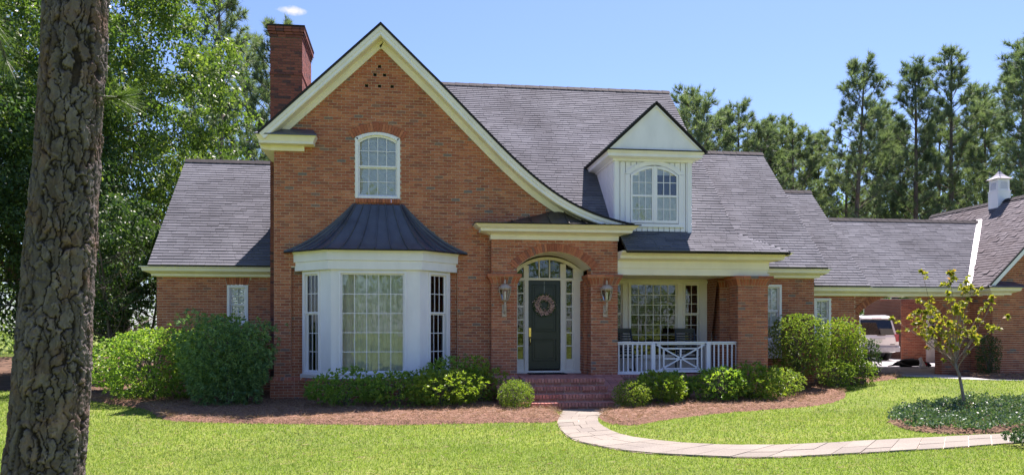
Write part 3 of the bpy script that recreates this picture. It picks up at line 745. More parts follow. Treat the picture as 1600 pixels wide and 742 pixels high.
# ---- main roof
pl = lambda x, y: (x, y, 4.2+.963*y)
left_edge = []
for x in np.linspace(5.45, -.60, 30): z = prof_z(x); left_edge.append((x, (z-4.2)/.963, z))
main_pts = [(8.3, 0, 4.2), (8.3, 5.4, 9.4), (-.60, 5.4, 9.4)]+left_edge[::-1]+[(5.45, 0, 4.2)]
roof_plane(house, main_pts, 130, label='main roof slope of weathered grey shingles', seed=11)
roof_plane(house, [(8.3, 5.4, 9.4), (-.6, 5.4, 9.4), (-.6, 9.4, 5.6), (8.3, 9.4, 5.6)], shingles=False)
def ridge_cap(p, q, parent=house, wd=.26):
    mb = MB(); p = Vector(p); q = Vector(q); d = (q-p); L = d.length; n_ = int(L/.22); s_ = Vector((d.y, -d.x, 0)).normalized()
    for k in range(n_):
        a = p+d*(k/n_); b = p+d*((k+1.15)/n_); z = Vector((0, 0, 1)); h = .018+.006*(k % 2)
        mb.poly([a-s_*wd/2-z*.10, a+z*h, b+z*h*.6, b-s_*wd/2-z*.11], random.random()); mb.poly([a+s_*wd/2-z*.10, a+z*h, b+z*h*.6, b+s_*wd/2-z*.11], random.random())
    mb.build('ridge_cap', 'shingle_edge', parent)
ridge_cap((-.6, 5.4, 9.42), (8.3, 5.4, 9.42))
# porch roof
roof_plane(house, [(5.2, -.82, 3.65), (9.37, -.82, 3.65), (8.3, .02, 4.21), (5.2, .02, 4.21)], 40, seed=12)
roof_plane(house, [(9.37, -.82, 3.65), (9.37, 1.25, 3.65), (8.3, 1.25, 4.21), (8.3, .02, 4.21)], seed=13)
# tier 2 and 3 and left wing
roof_plane(house, [(8.1, 1.1, 3.44), (11.43, 1.1, 3.44), (11.43, 5.31, 7.48), (8.1, 5.31, 7.48)], 50, seed=14)
roof_plane(house, [(8.1, 9.5, 3.44), (11.43, 9.5, 3.44), (11.43, 5.31, 7.48), (8.1, 5.31, 7.48)], shingles=False)
ridge_cap((8.1, 5.31, 7.5), (11.43, 5.31, 7.5))
roof_plane(house, [(11.0, 1.9, 2.99), (13.15, 1.9, 2.99), (13.15, 5.4, 6.29), (11.0, 5.4, 6.29)], 30, seed=15)
roof_plane(house, [(11.0, 8.9, 2.99), (13.15, 8.9, 2.99), (13.15, 5.4, 6.29), (11.0, 5.4, 6.29)], shingles=False)
ridge_cap((11.3, 5.4, 6.31), (13.15, 5.4, 6.31))
roof_plane(house, [(-6.65, 1.9, 3.40), (-3.2, 1.9, 3.40), (-3.2, 5.4, 6.80), (-6.65, 5.4, 6.80)], 50, seed=16, label='left wing roof slope of grey shingles')
roof_plane(house, [(-6.65, 8.9, 3.40), (-3.2, 8.9, 3.40), (-3.2, 5.4, 6.80), (-6.65, 5.4, 6.80)], shingles=False)
ridge_cap((-6.65, 5.4, 6.82), (-3.5, 5.4, 6.82))
EAVE = [(0, 0), (0, .02), (.10, .02), (.10, .07), (.27, .14), (.29, .22), (.33, .235), (.33, .255), (0, .255)]
def eave(path, zt, name='eave_board', parent=house): return sweep(parent, name, path, [(o, zt-.26+z) for o, z in EAVE], 'cream_paint')
eave([(-6.55, 9), (-6.55, 2.27), (-3.2, 2.27)], 3.37)
eave([(9.0, 1.47), (11.22, 1.47), (11.22, 8)], 3.41)
eave([(11.1, 2.27), (12.92, 2.27), (12.92, 8)], 2.96)
# walls of wings
LW = FRONT(2.3); lw_hole = [(-4.78, 1.85), (-4.24, 1.85), (-4.24, 2.91), (-4.78, 2.91)]
arch_h = [(-4.78, 2.9), (-4.24, 2.9), (-4.19, 3.13), (-4.83, 3.13)]
brick_wall(house, LW, [(-6.55, 0), (-3.2, 0), (-3.2, 3.2), (-6.55, 3.2)], [lw_hole, arch_h], mat='brick')
ab = MB()
for k in range(9):
    t = (k+.5)/9; u = -4.78+.54*t; s_ = (t-.5)*.09
    ab.fprism(LW, [(u-.026, 2.92), (u+.026, 2.92), (u+.028+s_, 3.12), (u-.028+s_, 3.12)], -.05, .004, random.random())
ab.build('brick_arch', 'brick', house)
window(house, LW, -4.78, -4.24, 1.87, 2.91, 2, (2, 2), split=2.38, label='small white sash window in the left wing', n=-.02, slat_gap=.075)
uvquad(house, 'wall', [(-6.55, 2.31, 0), (-6.55, 9, 0), (-6.55, 8.8, 3.4), (-6.55, 5.4, 6.7), (-6.55, 2.31, 3.3)])
T2 = FRONT(1.5); t2_hole = [(9.70, .98), (10.26, .98), (10.26, 2.98), (9.70, 2.98)]
brick_wall(house, T2, [(8.5, 0), (11.22, 0), (11.22, 3.2), (8.5, 3.2)], [t2_hole])
window(house, T2, 9.70, 10.26, .98, 2.98, 2, (2, 2), split=2.24, label='tall white sash window beside the porch pillar', n=-.02, panel=.42)
uvquad(house, 'wall', [(11.22, 1.52, 0), (11.22, 9.4, 0), (11.22, 9.4, 3.4), (11.22, 5.3, 7.4), (11.22, 1.52, 3.4)])
T3 = FRONT(2.3); t3_hole = [(11.64, 1.45), (12.16, 1.45), (12.16, 2.64), (11.64, 2.64)]
brick_wall(house, T3, [(11.22, 0), (12.92, 0), (12.92, 2.8), (11.22, 2.8)], [t3_hole])
window(house, T3, 11.64, 12.16, 1.47, 2.64, 2, (2, 2), split=2.04, label='small white sash window right of the hedge', n=-.02, slat_gap=.08)
uvquad(house, 'wall', [(12.92, 2.32, 0), (12.92, 8.8, 0), (12.92, 8.8, 2.9), (12.92, 5.4, 6.2), (12.92, 2.32, 2.9)])

# ---- bay window
bayp = [(-2.55, 0), (-1.80, -.75), (.24, -.75), (.99, 0)]
bay = sweep(house, 'bay_panel', [(-2.57, .02), (-1.81, -.73), (.25, -.73), (1.01, .02)], [(0.0, .60), (.035, .60), (.035, .68), (0, .685)], 'white_paint')
corner = MB()
for (a, b) in (((-2.55, 0), (-1.80, -.75)), ((-1.80, -.75), (.24, -.75)), ((.24, -.75), (.99, 0))):
    pass
frc = Fr((-1.80, -.75, 0), (1, 0, 0), (0, -1, 0)); Lc = 2.04
s2 = math.sqrt(.5)
frl = Fr((-2.55, 0, 0), (s2, -s2, 0), (-s2, -s2, 0)); frr = Fr((.24, -.75, 0), (s2, s2, 0), (s2, -s2, 0)); Ls = .75*math.sqrt(2)
corner.fbox(frc, 0, .20, .68, 3.2, -.10, 0); corner.fbox(frc, Lc-.34, Lc, .68, 3.2, -.10, 0)
corner.fbox(frc, .20, Lc-.34, 3.06, 3.2, -.10, -.002); corner.fbox(frc, .20, Lc-.34, .62, .74, -.10, -.002)
corner.fbox(frl, .66, Ls, .68, 3.2, -.10, -.002); corner.fbox(frl, 0, .08, .68, 3.2, -.1, -.002); corner.fbox(frl, .08, .66, 3.1, 3.2, -.1, -.004)
corner.fbox(frr, 0, .30, .68, 3.2, -.10, -.002); corner.fbox(frr, .94, Ls, .68, 3.2, -.1, -.002); corner.fbox(frr, .30, .94, 3.1, 3.2, -.1, -.004)
corner.build('bay_panel', 'white_paint', house, bevel=.006)
window(house, frc, .17, Lc-.31, .70, 3.09, 5, 5, back='curtain', casing=.05, label='large bay window of twenty five panes with drawn curtain', n=.0, sill=False)
window(house, frl, .07, .67, .70, 3.10, 3, (2, 3), split=2.12, back='dark', casing=.055, label='left sash window of the bay', n=-.01)
window(house, frr, .29, .95, .70, 3.10, 3, (2, 3), split=2.12, back='dark', casing=.055, label='right sash window of the bay', n=-.01)
ct = MB()
for fr, a, b in ((frl, .1, .65), (frr, .3, .93)):   # half curtains behind the upper sashes
    n_ = 30
    for j in range(n_):
        u0 = a+(b-a)*j/n_; u1 = a+(b-a)*(j+1)/n_; d = lambda q: -.2+.02*math.sin(q*55)
        ct.poly([fr.W(u0, 2.15, d(u0)), fr.W(u1, 2.15, d(u1)), fr.W(u1, 3.12, d(u1)), fr.W(u0, 3.12, d(u0))])
ct.build('curtain', 'curtain', house)
sweep(house, 'bay_cornice', [(-2.72, .02), (-1.86, -.82), (.29, -.82), (1.15, .02)], [(-.08, 3.13), (.0, 3.13), (.0, 3.33), (.035, 3.34), (.04, 3.52), (.085, 3.575), (-.1, 3.58)], 'white_paint')
# bell-cast metal roof with standing seams
eb = [Vector((-2.97, .0, 3.585)), Vector((-1.95, -.97, 3.585)), Vector((.36, -.97, 3.585)), Vector((1.40, .0, 3.585))]
tb = [Vector((-1.34, .0, 4.74)), Vector((-1.27, -.06, 4.74)), Vector((-.23, -.06, 4.74)), Vector((-.16, .0, 4.74))]
def bell(t): return (1-(1-t)**1.0)*.45+.55*t**1.9
def bay_pt(side, s_, t):
    e = eb[side].lerp(eb[side+1], s_); q = tb[side].lerp(tb[side+1], s_); p_ = e.lerp(q, t); p_.z = e.z+(q.z-e.z)*bell(t); return p_
br = MB(); NT = 14
for side, ns in ((0, 4), (1, 6), (2, 4)):
    for i in range(ns):
        for k in range(NT):
            br.poly([bay_pt(side, i/ns, k/NT), bay_pt(side, (i+1)/ns, k/NT), bay_pt(side, (i+1)/ns, (k+1)/NT), bay_pt(side, i/ns, (k+1)/NT)])
bayroof = br.build('bay_roof', 'metal_roof', house)
bayroof['label'] = 'dark flared metal roof over the bay'
for side, ns in ((0, 4), (1, 6), (2, 4)):
    for i in range(ns+1):
        if side == 1 or 0 < i < ns or (side == 0 and i == 0) or (side == 2 and i == ns):
            mb = MB(); pts = [bay_pt(side, i/ns, k/NT)+Vector((0, -.004, .012)) for k in range(NT+1)]
            for a, b in zip(pts, pts[1:]): mb.bar(a, b, .018, .045)
            mb.build('standing_seam', 'metal_roof', bayroof)
ed = MB()
for a, b in zip(eb, eb[1:]): ed.bar(a+Vector((0, 0, -.012)), b+Vector((0, 0, -.012)), .03, .03)
ed.build('drip_edge', 'shingle_edge', bayroof); ed = MB(); ed.bar(tb[0], tb[3], .05, .03); ed.build('top_flashing', 'shingle_edge', bayroof)

# ---- portico
PF = FRONT(-.25); px0, px1, po0, po1 = 1.97, 5.12, 2.60, 4.44
ahw = (po1-po0)/2; acu = (po0+po1)/2; sp_z = 3.24; rise = .40; Ra = (ahw**2+rise**2)/(2*rise); aa = math.asin(ahw/Ra); acz = sp_z+rise-Ra
arch_line = arc(acu, acz, Ra+.06, aa, -aa, 16)
ph = [(po0, -.1), (po1, -.1), (po1, sp_z)]+arch_line+[(po0, sp_z)]
brick_wall(house, PF, [(px0, .0), (px1, .0), (px1, 3.96), (px0, 3.96)], [ph], 80, want=lambda a, b, c, d: c > .66)
ab = MB(); arch_bricks(ab, PF, acu, acz, Ra+.01, Ra+.205, -aa*1.03, aa*1.03, 38, -.10, .014); ab.build('brick_arch', 'brick', house)
am = MB(); o_ = arc(acu, acz, Ra+.22, -aa*1.05, aa*1.05, 16); i_ = arc(acu, acz, Ra+.001, -aa*1.05, aa*1.05, 16)
for k in range(16): am.fprism(PF, [i_[k], o_[k], o_[k+1], i_[k+1]], -.10, -.010)
am.build('arch_mortar', 'mortar', house)
# side faces of portico pillars
brick_wall(house, Fr((px0, -.25, 0), (0, 1, 0), (-1, 0, 0)), [(0, 0), (.25, 0), (.25, 3.96), (0, 3.96)])
brick_wall(house, Fr((px1, -.25, 0), (0, 1, 0), (1, 0, 0)), [(0, 0), (1.75, 0), (1.75, 3.1), (0, 3.1)])
brick_wall(house, Fr((po1, -.25, 0), (0, 1, 0), (-1, 0, 0)), [(0, .6), (.45, .6), (.45, 3.3), (0, 3.3)])
brick_wall(house, Fr((po0, -.25, 0), (0, 1, 0), (1, 0, 0)), [(0, .6), (.45, .6), (.45, 3.3), (0, 3.3)])
brick_wall(house, Fr((po1-.07, .20, 0), (0, 1, 0), (-1, 0, 0)), [(0, .6), (.5, .6), (.5, 3.0), (0, 3.0)])
brick_wall(house, Fr((po1-.07, .20, 0), (1, 0, 0), (0, -1, 0)), [(0, .6), (.08, .6), (.08, 3.0), (0, 3.0)])
# barrel soffit behind the arch
so = MB(); i_ = arc(acu, acz, Ra, -aa, aa, 16)
for a, b in zip(i_, i_[1:]): so.hexa([(a[0], -.15, a[1]), (b[0], -.15, b[1]), (b[0], .72, b[1]), (a[0], .72, a[1]), (a[0], -.15, a[1]+.05), (b[0], -.15, b[1]+.05), (b[0], .72, b[1]+.05), (a[0], .72, a[1]+.05)])
so.build('arch_soffit', 'cream_paint', house)
def pillar_cap(x0, x1, y0, y1, zt, n_path='U'):
    """corbelled capital: leaning soldier bricks under a projecting course"""
    path = [(x0, y1), (x0, y0), (x1, y0), (x1, y1)]; ob_ = MB()
    ob = sweep(house, 'pillar_cap', path, [(-.02, zt-.245), (.0, zt-.245), (.035, zt-.15), (.088, zt-.07), (.088, zt-.008), (-.02, zt-.006)], 'mortar')
    P = [Vector(q) for q in path]
    for a, b in zip(P, P[1:]):
        d = b-a; L = d.length
        e0 = 0; fr = Fr((a.x, a.y, 0), (d.x, d.y, 0), (d.y, -d.x, 0)); k = max(1, int(round(L/.075)))
        for i in range(k):
            u0 = L*i/k+.005; u1 = L*(i+1)/k-.005; W = fr.W; f0 = lambda u, o: (u-L/2)*(1+2*o/L)+L/2
            lev = [(zt-.24, .012), (zt-.15, .045), (zt-.075, .096)]
            for (za, oa), (zb, ob2) in zip(lev, lev[1:]):
                r_ = random.Random(i*7+int(L*100)).random()
                ob_.hexa([W(f0(u0, oa), za, oa-.05), W(f0(u0, ob2), zb, ob2-.05), W(f0(u1, ob2), zb, ob2-.05), W(f0(u1, oa), za, oa-.05), W(f0(u0, oa), za, oa), W(f0(u0, ob2), zb, ob2), W(f0(u1, ob2), zb, ob2), W(f0(u1, oa), za, oa)], r_)
        o2 = .105; k = max(1, int(round((L+2*o2)/.205)))
        for i in range(k):
            u0 = -o2+(L+2*o2)*i/k+.004; u1 = -o2+(L+2*o2)*(i+1)/k-.004
            ob_.fbox(fr, u0, u1, zt-.066, zt, .0, o2+random.uniform(-.002, .002), random.random())
    ob_.build('cap_bricks', 'brick', ob, kind='stuff')
pillar_cap(px0, po0, -.25, .0, 3.09); pillar_cap(po1, px1, -.25, .25, 3.09)
# cornice and low metal roof
sweep(house, 'portico_cornice', [(px0, .02), (px0, -.25), (px1, -.25), (px1, .9)], [(-.02, 3.93), (.02, 3.93), (.02, 4.045), (.07, 4.05), (.12, 4.075), (.28, 4.10), (.285, 4.165), (.34, 4.185), (.42, 4.255), (.43, 4.27), (-.02, 4.275)], 'cream_paint')
zw = smooth_line([(1.52, 4.285), (2.0, 4.32), (2.5, 4.42), (2.83, 4.50), (3.17, 4.58), (3.57, 4.69), (3.85, 4.66), (4.3, 4.44), (4.8, 4.34), (5.58, 4.29)], 6)
pr = MB(); zx = [q[0] for q in zw]
for (a, b), (c, d) in zip(zw, zw[1:]):
    for k in range(5):
        t0, t1 = k/5, (k+1)/5; g_ = lambda e, t: (e[0], -.70+.70*t, 4.275+(e[1]-4.275)*t**1.25)
        pr.poly([g_((a, b), t0), g_((c, d), t0), g_((c, d), t1), g_((a, b), t1)])
proof = pr.build('portico_roof', 'copper_roof', house)
for x in np.arange(2.05, 5.4, .44):
    z_ = np.interp(x, zx, [q[1] for q in zw]); mb = MB(); pts = [Vector((x, -.70+.70*t, 4.285+(z_-4.275)*t**1.25)) for t in np.linspace(0, 1, 6)]
    for a, b in zip(pts, pts[1:]): mb.bar(a, b, .018, .035)
    mb.build('standing_seam', 'copper_roof', proof)
de = MB(); de.box(1.51, 5.59, -.715, -.68, 4.26, 4.283); de.build('drip_edge', 'shingle_edge', proof)

# ---- entrance
DF = FRONT(.70); d0, d1, dz0, dz1 = 3.02, 3.86, .72, 3.0
en = MB()
ftop = arc(3.53, 3.62-1.36, 1.36, -.70, .70, 18)
for a, b in zip(ftop, ftop[1:]): en.fprism(DF, [(a[0], 3.02), a, b, (b[0], 3.02)], -.20, -.12)
en.build('transom_backing', 'interior_shade', house)  # arch filler, coloured dark to stand for the unlit interior behind the glass
en = MB()
for u0, u1 in ((2.60, 2.72), (2.92, 3.02), (3.86, 3.99), (4.19, 4.46)): en.fbox(DF, u0, u1, .68, 3.06, -.12, .02)
en.fbox(DF, 2.72, 4.19, 3.0, 3.06, -.12, .016); en.fbox(DF, 2.60, 4.46, .62, .68, -.12, .06)
en.fbox(DF, 2.72, 2.92, .68, .98, -.10, -.01); en.fbox(DF, 3.99, 4.19, .68, .98, -.10, -.01)
for a, b in zip(arc(3.53, 3.60-1.30, 1.30, -.75, .75, 18), arc(3.53, 3.60-1.30, 1.30, -.75, .75, 18)[1:]):
    en.fprism(DF, [(3.53+(a[0]-3.53)*.93, a[1]-.075), a, b, (3.53+(b[0]-3.53)*.93, b[1]-.075)], -.11, .022)
for u0, u1 in ((2.60, 2.72), (2.90, 3.03), (3.85, 4.0), (4.19, 4.46)): en.fbox(DF, u0, u1, 3.06, 3.56-abs((u0+u1)/2-3.53)*.33, -.115, .012)
for k in (1, 2): u = 3.03+.82*k/3; en.fbox(DF, u-.014, u+.014, 3.06, 3.54, -.10, .0)
en.build('door_surround', 'cream_paint', house, bevel=.004)
tw = MB()
for u0, u1, zt in ((2.72, 2.90, 3.28), (4.0, 4.19, 3.28), (3.03, 3.30, 3.50), (3.30, 3.58, 3.53), (3.58, 3.85, 3.50)):
    piece('pane', 'glass', house, frame_mtx(DF, u0, u1, 3.06, zt, -.06, -.055))
for u0, u1 in ((2.72, 2.92), (3.99, 4.19)):
    for k in range(6):
        z0 = .98+(3.0-.98)*k/6; z1 = .98+(3.0-.98)*(k+1)/6
        piece('pane', 'glass', house, frame_mtx(DF, u0, u1, z0, z1, -.06, -.055))
        tw.fbox(DF, u0, u1, z1-.016, z1+.016, -.085, -.01)
    tw.fbox(DF, u0, u0+.025, .98, 3.0, -.085, -.008); tw.fbox(DF, u1-.025, u1, .98, 3.0, -.085, -.008)
tw.build('sidelight_muntins', 'cream_paint', house)
db = MB(); db.fbox(DF, d0, d1, dz0, dz1, -.09, -.045)
def raised(u0, u1, z0, z1):
    db.fbox(DF, u0, u1, z0, z0+.03, -.045, -.028); db.fbox(DF, u0, u1, z1-.03, z1, -.045, -.028); db.fbox(DF, u0, u0+.03, z0+.03, z1-.03, -.045, -.028); db.fbox(DF, u1-.03, u1, z0+.03, z1-.03, -.045, -.028)
    db.fbox(DF, u0+.07, u1-.07, z0+.07, z1-.07, -.045, -.034)
raised(d0+.10, d1-.10, 1.68, 2.90); raised(d0+.10, d1-.10, .92, 1.50)
door = db.build('door', 'door_paint', house, bevel=.006); door['label'] = 'dark green front door with two raised panels'
hb = MB(); hb.fbox(DF, d0+.02, d0+.075, 1.55, 1.78, -.045, -.03); hb.tube([DF.W(d0+.05, 1.55, -.03), DF.W(d0+.05, 1.50, .02), DF.W(d0+.05, 1.42, .025), DF.W(d0+.05, 1.36, -.02), DF.W(d0+.05, 1.33, -.04)], .012, 6)
hb.tube([DF.W(d0+.05, 1.70, -.03), DF.W(d0+.05, 1.70, .0)], .022, 8); hb.build('door_handle', 'brass', door)
th = MB(); th.fbox(DF, 2.58, 4.42, .622, .66, .06, .14); th.build('threshold', 'cream_paint', house)
# landing
lb = MB(); lb.box(2.6, po1+.03, -1.45, .8, .0, .555); landing = lb.build('landing', 'mortar', house)
lm = MB()
for i in range(10):
    for j in range(25):
        y = -1.3+i*.2032; x = 2.6+j*.0745; 
        if y+.2 < .75: lm.box(x+.004, x+.068, y+.004, y+.197, .55, .618+random.uniform(-.001, .001), random.random())
lm.build('landing_bricks', 'step_brick', landing, kind='stuff')

# ---- porch
PB = FRONT(1.5)
pf = MB(); pf.box(px1, 9.1, -.30, 1.5, 0, .55); porch = pf.build('porch_base', 'mortar', house)
pm = MB()
for k in range(int(3.98/.075)):
    x = px1+k*.075; pm.box(x+.004, x+.070, -.33, -.12, .55, .618, random.random())
for q in lay_bricks([(px1, 0), (9.1, 0), (9.1, .54), (px1, .54)], []): pm.fbox(FRONT(-.30), *q, -.01, .01, random.random())
pm.build('porch_edge_bricks', 'step_brick', porch, kind='stuff')
fl = MB(); fl.box(px1, 9.1, -.12, 1.5, .55, .616); fl.build('porch_floor', 'porch_floor', porch)
pw = MB()
pw.fbox(PB, px1, 5.45, .6, 3.3, -.1, .0); pw.fbox(PB, 7.92, 8.30, .6, 3.3, -.1, 0); pw.fbox(PB, 5.45, 7.92, 3.04, 3.3, -.1, .0); pw.fbox(PB, 5.45, 7.92, .6, .98, -.1, 0)
pw.fbox(PB, 5.74, 5.90, .98, 3.04, -.1, .0); pw.fbox(PB, 7.27, 7.43, .98, 3.04, -.1, .0)
pw.fbox(PB, px1, 8.30, 3.0, 3.06, 0, .05); pw.fbox(PB, 5.40, 7.97, .93, .985, 0, .06)
pw.build('porch_wall', 'cream_paint', house, bevel=.005)
window(house, PB, 5.88, 7.29, .98, 3.02, 6, 7, back='dark', casing=.045, paintm='cream_paint', label='wide porch window of many small panes', sill=False)
window(house, PB, 7.41, 7.92, .98, 3.02, 2, (3, 4), split=2.15, back='dark', casing=.05, paintm='cream_paint', label='narrow porch sash window by the brick pier', sill=False)
window(house, PB, 5.25, 5.76, .98, 3.02, 2, (3, 4), split=2.15, back='dark', casing=.05, paintm='cream_paint', label='narrow porch sash window beside the portico', sill=False)
pc = MB(); pc.box(px1, 9.1, -.2, 1.5, 3.10, 3.16); pc.build('porch_ceiling', 'cream_paint', house)
ent = [(px1, -.22), (9.04, -.22), (9.04, 1.5)]
sweep(house, 'porch_entablature', ent, [(-.22, 3.095), (.0, 3.095), (.0, 3.26), (.03, 3.262), (.03, 3.44), (.12, 3.46), (.30, 3.485), (.31, 3.56), (.38, 3.58), (.46, 3.63), (.47, 3.655), (-.1, 3.66)], 'cream_paint')
# pillars
pp0, pp1 = 8.24, 9.04
brick_wall(house, FRONT(-.25), [(pp0, 0), (pp1, 0), (pp1, 3.03), (pp0, 3.03)])
brick_wall(house, Fr((pp0, -.25, 0), (0, 1, 0), (-1, 0, 0)), [(0, 0), (.55, 0), (.55, 3.03), (0, 3.03)])
brick_wall(house, Fr((pp1, -.25, 0), (0, 1, 0), (1, 0, 0)), [(0, 0), (.55, 0), (.55, 3.03), (0, 3.03)])
pillar_cap(pp0, pp1, -.25, .30, 3.09)
brick_wall(house, FRONT(.95), [(8.24, .6), (8.9, .6), (8.9, 3.03), (8.24, 3.03)])
brick_wall(house, Fr((8.24, .95, 0), (0, 1, 0), (-1, 0, 0)), [(0, .6), (.55, .6), (.55, 3.03), (0, 3.03)])
brick_wall(house, Fr((8.9, .95, 0), (0, 1, 0), (1, 0, 0)), [(0, .0), (.55, .0), (.55, 3.03), (0, 3.03)])
pillar_cap(8.24, 8.9, .95, 1.5, 3.09)

# ---- dormer
DR = FRONT(0.0); dx0, dx1 = 5.10, 7.10
dm = MB(); dm.fbox(DR, dx0, dx1, 4.1, 6.1, -.16, -.05)
dorm = dm.build('dormer', 'dormer_paint', house)
wu0, wu1, wz0, wz1, warch = 5.50, 6.76, 4.42, 5.88, .24
Rw = ((wu1-wu0)**2/4+warch**2)/(2*warch); wcu = (wu0+wu1)/2
def arch_top(u): return wz1-Rw+math.sqrt(max(0, Rw*Rw-(u-wcu)**2)) if wu0 < u < wu1 else None
nb = 14
for k in range(nb):
    u0 = dx0+(dx1-dx0)*k/nb+.008; u1 = dx0+(dx1-dx0)*(k+1)/nb-.008; um = (u0+u1)/2
    t = arch_top(um)
    for z0, z1 in (((4.12, wz0-.09), (t+.03, 6.1)) if t else ((4.12, 6.1),)): piece('plank', 'dormer_paint', dorm, frame_mtx(DR, u0, u1, z0, z1, -.02, 0))
    bt_ = MB()
for u in (dx0, dx1-.10): piece('corner_board', 'dormer_paint', dorm, frame_mtx(DR, u, u+.10, 4.12, 6.1, .0, .028))
tr_ = MB(); tr_.fbox(DR, wu0-.12, wu0-.005, wz0-.08, wz1-warch, .0, .03); tr_.fbox(DR, wu1+.005, wu1+.12, wz0-.08, wz1-warch, .0, .03); tr_.fbox(DR, wu0-.14, wu1+.14, wz0-.10, wz0-.02, .0, .05)
o_ = arc(wcu, wz1-Rw, Rw+.11, -math.asin((wu1-wu0)/2/Rw)*1.13, math.asin((wu1-wu0)/2/Rw)*1.13, 16); i_ = arc(wcu, wz1-Rw, Rw+.004, -math.asin((wu1-wu0)/2/Rw), math.asin((wu1-wu0)/2/Rw), 16)
for k in range(16): tr_.fprism(DR, [i_[k], o_[k], o_[k+1], i_[k+1]], .0, .03)
tr_.build('window_trim', 'dormer_paint', dorm)
# pair of arched sashes
hole = MB(); hole.fbox(DR, wu0, wu1, wz0, wz1-.02, -.049, .002); hole.build('window_recess', 'dormer_paint', dorm)
def half_sash(u0, u1, label, lower_blind, upper_blind):
    sb2 = MB(); zsp = 5.10; top = lambda u: wz1-Rw+math.sqrt(Rw*Rw-(u-wcu)**2)-.03
    sb2.fbox(DR, u0, u0+.05, wz0, min(top(u0+.0), top(u0+.05)), .003, .042); sb2.fbox(DR, u1-.05, u1, wz0, min(top(u1-.0), top(u1-.05)), .003, .042)
    sb2.fbox(DR, u0+.05, u1-.05, wz0, wz0+.07, .003, .040); sb2.fbox(DR, u0+.05, u1-.05, zsp-.025, zsp+.025, .003, .044)
    n_ = 10
    for k in range(n_):
        a, b = u0+.0+(u1-u0)*k/n_, u0+(u1-u0)*(k+1)/n_
        sb2.fprism(DR, [(a, top(a)-.06), (a, top(a)), (b, top(b)), (b, top(b)-.06)], .003, .041)
    win = sb2.build('window', 'dormer_paint', house); win['label'] = label
    mu = MB(); g0, g1 = u0+.05, u1-.05
    for k in (1, 2): u = g0+(g1-g0)*k/3; mu.fbox(DR, u-.009, u+.009, wz0+.07, top(u)-.05, .022, .034)
    for z in (4.77, 5.44): mu.fbox(DR, g0, g1, z-.009, z+.009, .022, .033)
    mu.build('muntins', 'dormer_paint', win)
    zz = [wz0+.07, 4.77, zsp+.0, 5.44, None]
    for i in range(3):
        a, b = g0+(g1-g0)*i/3, g0+(g1-g0)*(i+1)/3
        for j in range(4):
            z0 = zz[j]; z1 = zz[j+1] if zz[j+1] else min(top(a), top(b))-.045
            piece('pane', 'glass', win, frame_mtx(DR, a, b, z0, z1, .020, .023))
    bl = MB(); z = wz0+.08
    while z < 5.70:
        if (z < zsp and lower_blind) or (z >= zsp and upper_blind):
            bl.hexa([DR.W(g0, z, .013), DR.W(g0, z+.036, .006), DR.W(g1, z+.036, .006), DR.W(g1, z, .013), DR.W(g0, z+.004, .016), DR.W(g0, z+.040, .009), DR.W(g1, z+.040, .009), DR.W(g1, z+.004, .016)])
        z += .040
    for x in (g0+.02, (g0+g1)/2, g1-.02):
        bl.fbox(DR, x-.02, x+.02, wz0+.07, zsp, .005, .017)
        if upper_blind: bl.fbox(DR, x-.02, x+.02, zsp, 5.66, .005, .017)
    bl.build('shutter_blind', 'blind', win, kind='stuff')
    bk = MB(); bk.fbox(DR, g0-.01, g1+.01, wz0+.05, min(top(g0), top(g1))-.03, .0025, .0045); bk.build('room_shade', 'interior_shade', win)  # thin dark sheet painting the unlit room behind the panes
half_sash(wu0+.01, wcu-.02, 'left arched sash of the dormer with open blinds', True, True)
half_sash(wcu+.02, wu1-.01, 'right arched sash of the dormer, upper panes dark', True, False)
ms = MB(); ms.fbox(DR, wcu-.025, wcu+.025, wz0, wz1-.02, .002, .05); ms.build('mullion', 'dormer_paint', dorm)
# slanted planks on the dormer cheek
A_, B_, C_ = Vector((0, 4.22)), Vector((0, 6.1)), Vector((1.97, 6.1)); npk = 9
for side, xx in ((0, dx0), (1, dx1)):
    for k in range(npk):
        t0, t1 = k/npk, (k+.93)/npk
        q = [A_.lerp(B_, t0), C_.lerp(B_, t0), C_.lerp(B_, min(.995, t1)), A_.lerp(B_, min(.995, t1))]
        mb = MB(); x2 = xx-.02 if side == 0 else xx+.02
        mb.prism([(xx, y, z) for y, z in q], [(x2, y, z) for y, z in q]); mb.build('plank', 'dormer_paint', dorm)
sweep(house, 'dormer_cornice', [(dx0, 2.0), (dx0, 0), (dx1, 0), (dx1, 2.0)], [(.02, 5.96), (.05, 5.97), (.06, 6.01), (.22, 6.05), (.225, 6.12), (.27, 6.16), (.28, 6.185), (0, 6.19)], 'dormer_paint')
pd = MB(); pk = (6.10, 7.40)
pd.prism([(dx0-.22, -.24, 6.19), (dx1+.22, -.24, 6.19), (pk[0], -.24, 7.28)], [(dx0-.22, -.10, 6.19), (dx1+.22, -.10, 6.19), (pk[0], -.10, 7.28)])
pd.build('pediment', 'dormer_paint', house)
pe = MB(); pe.box(dx0-.29, dx1+.29, -.30, 0, 6.185, 6.21); pe.build('pediment_flashing', 'shingle_edge', house)
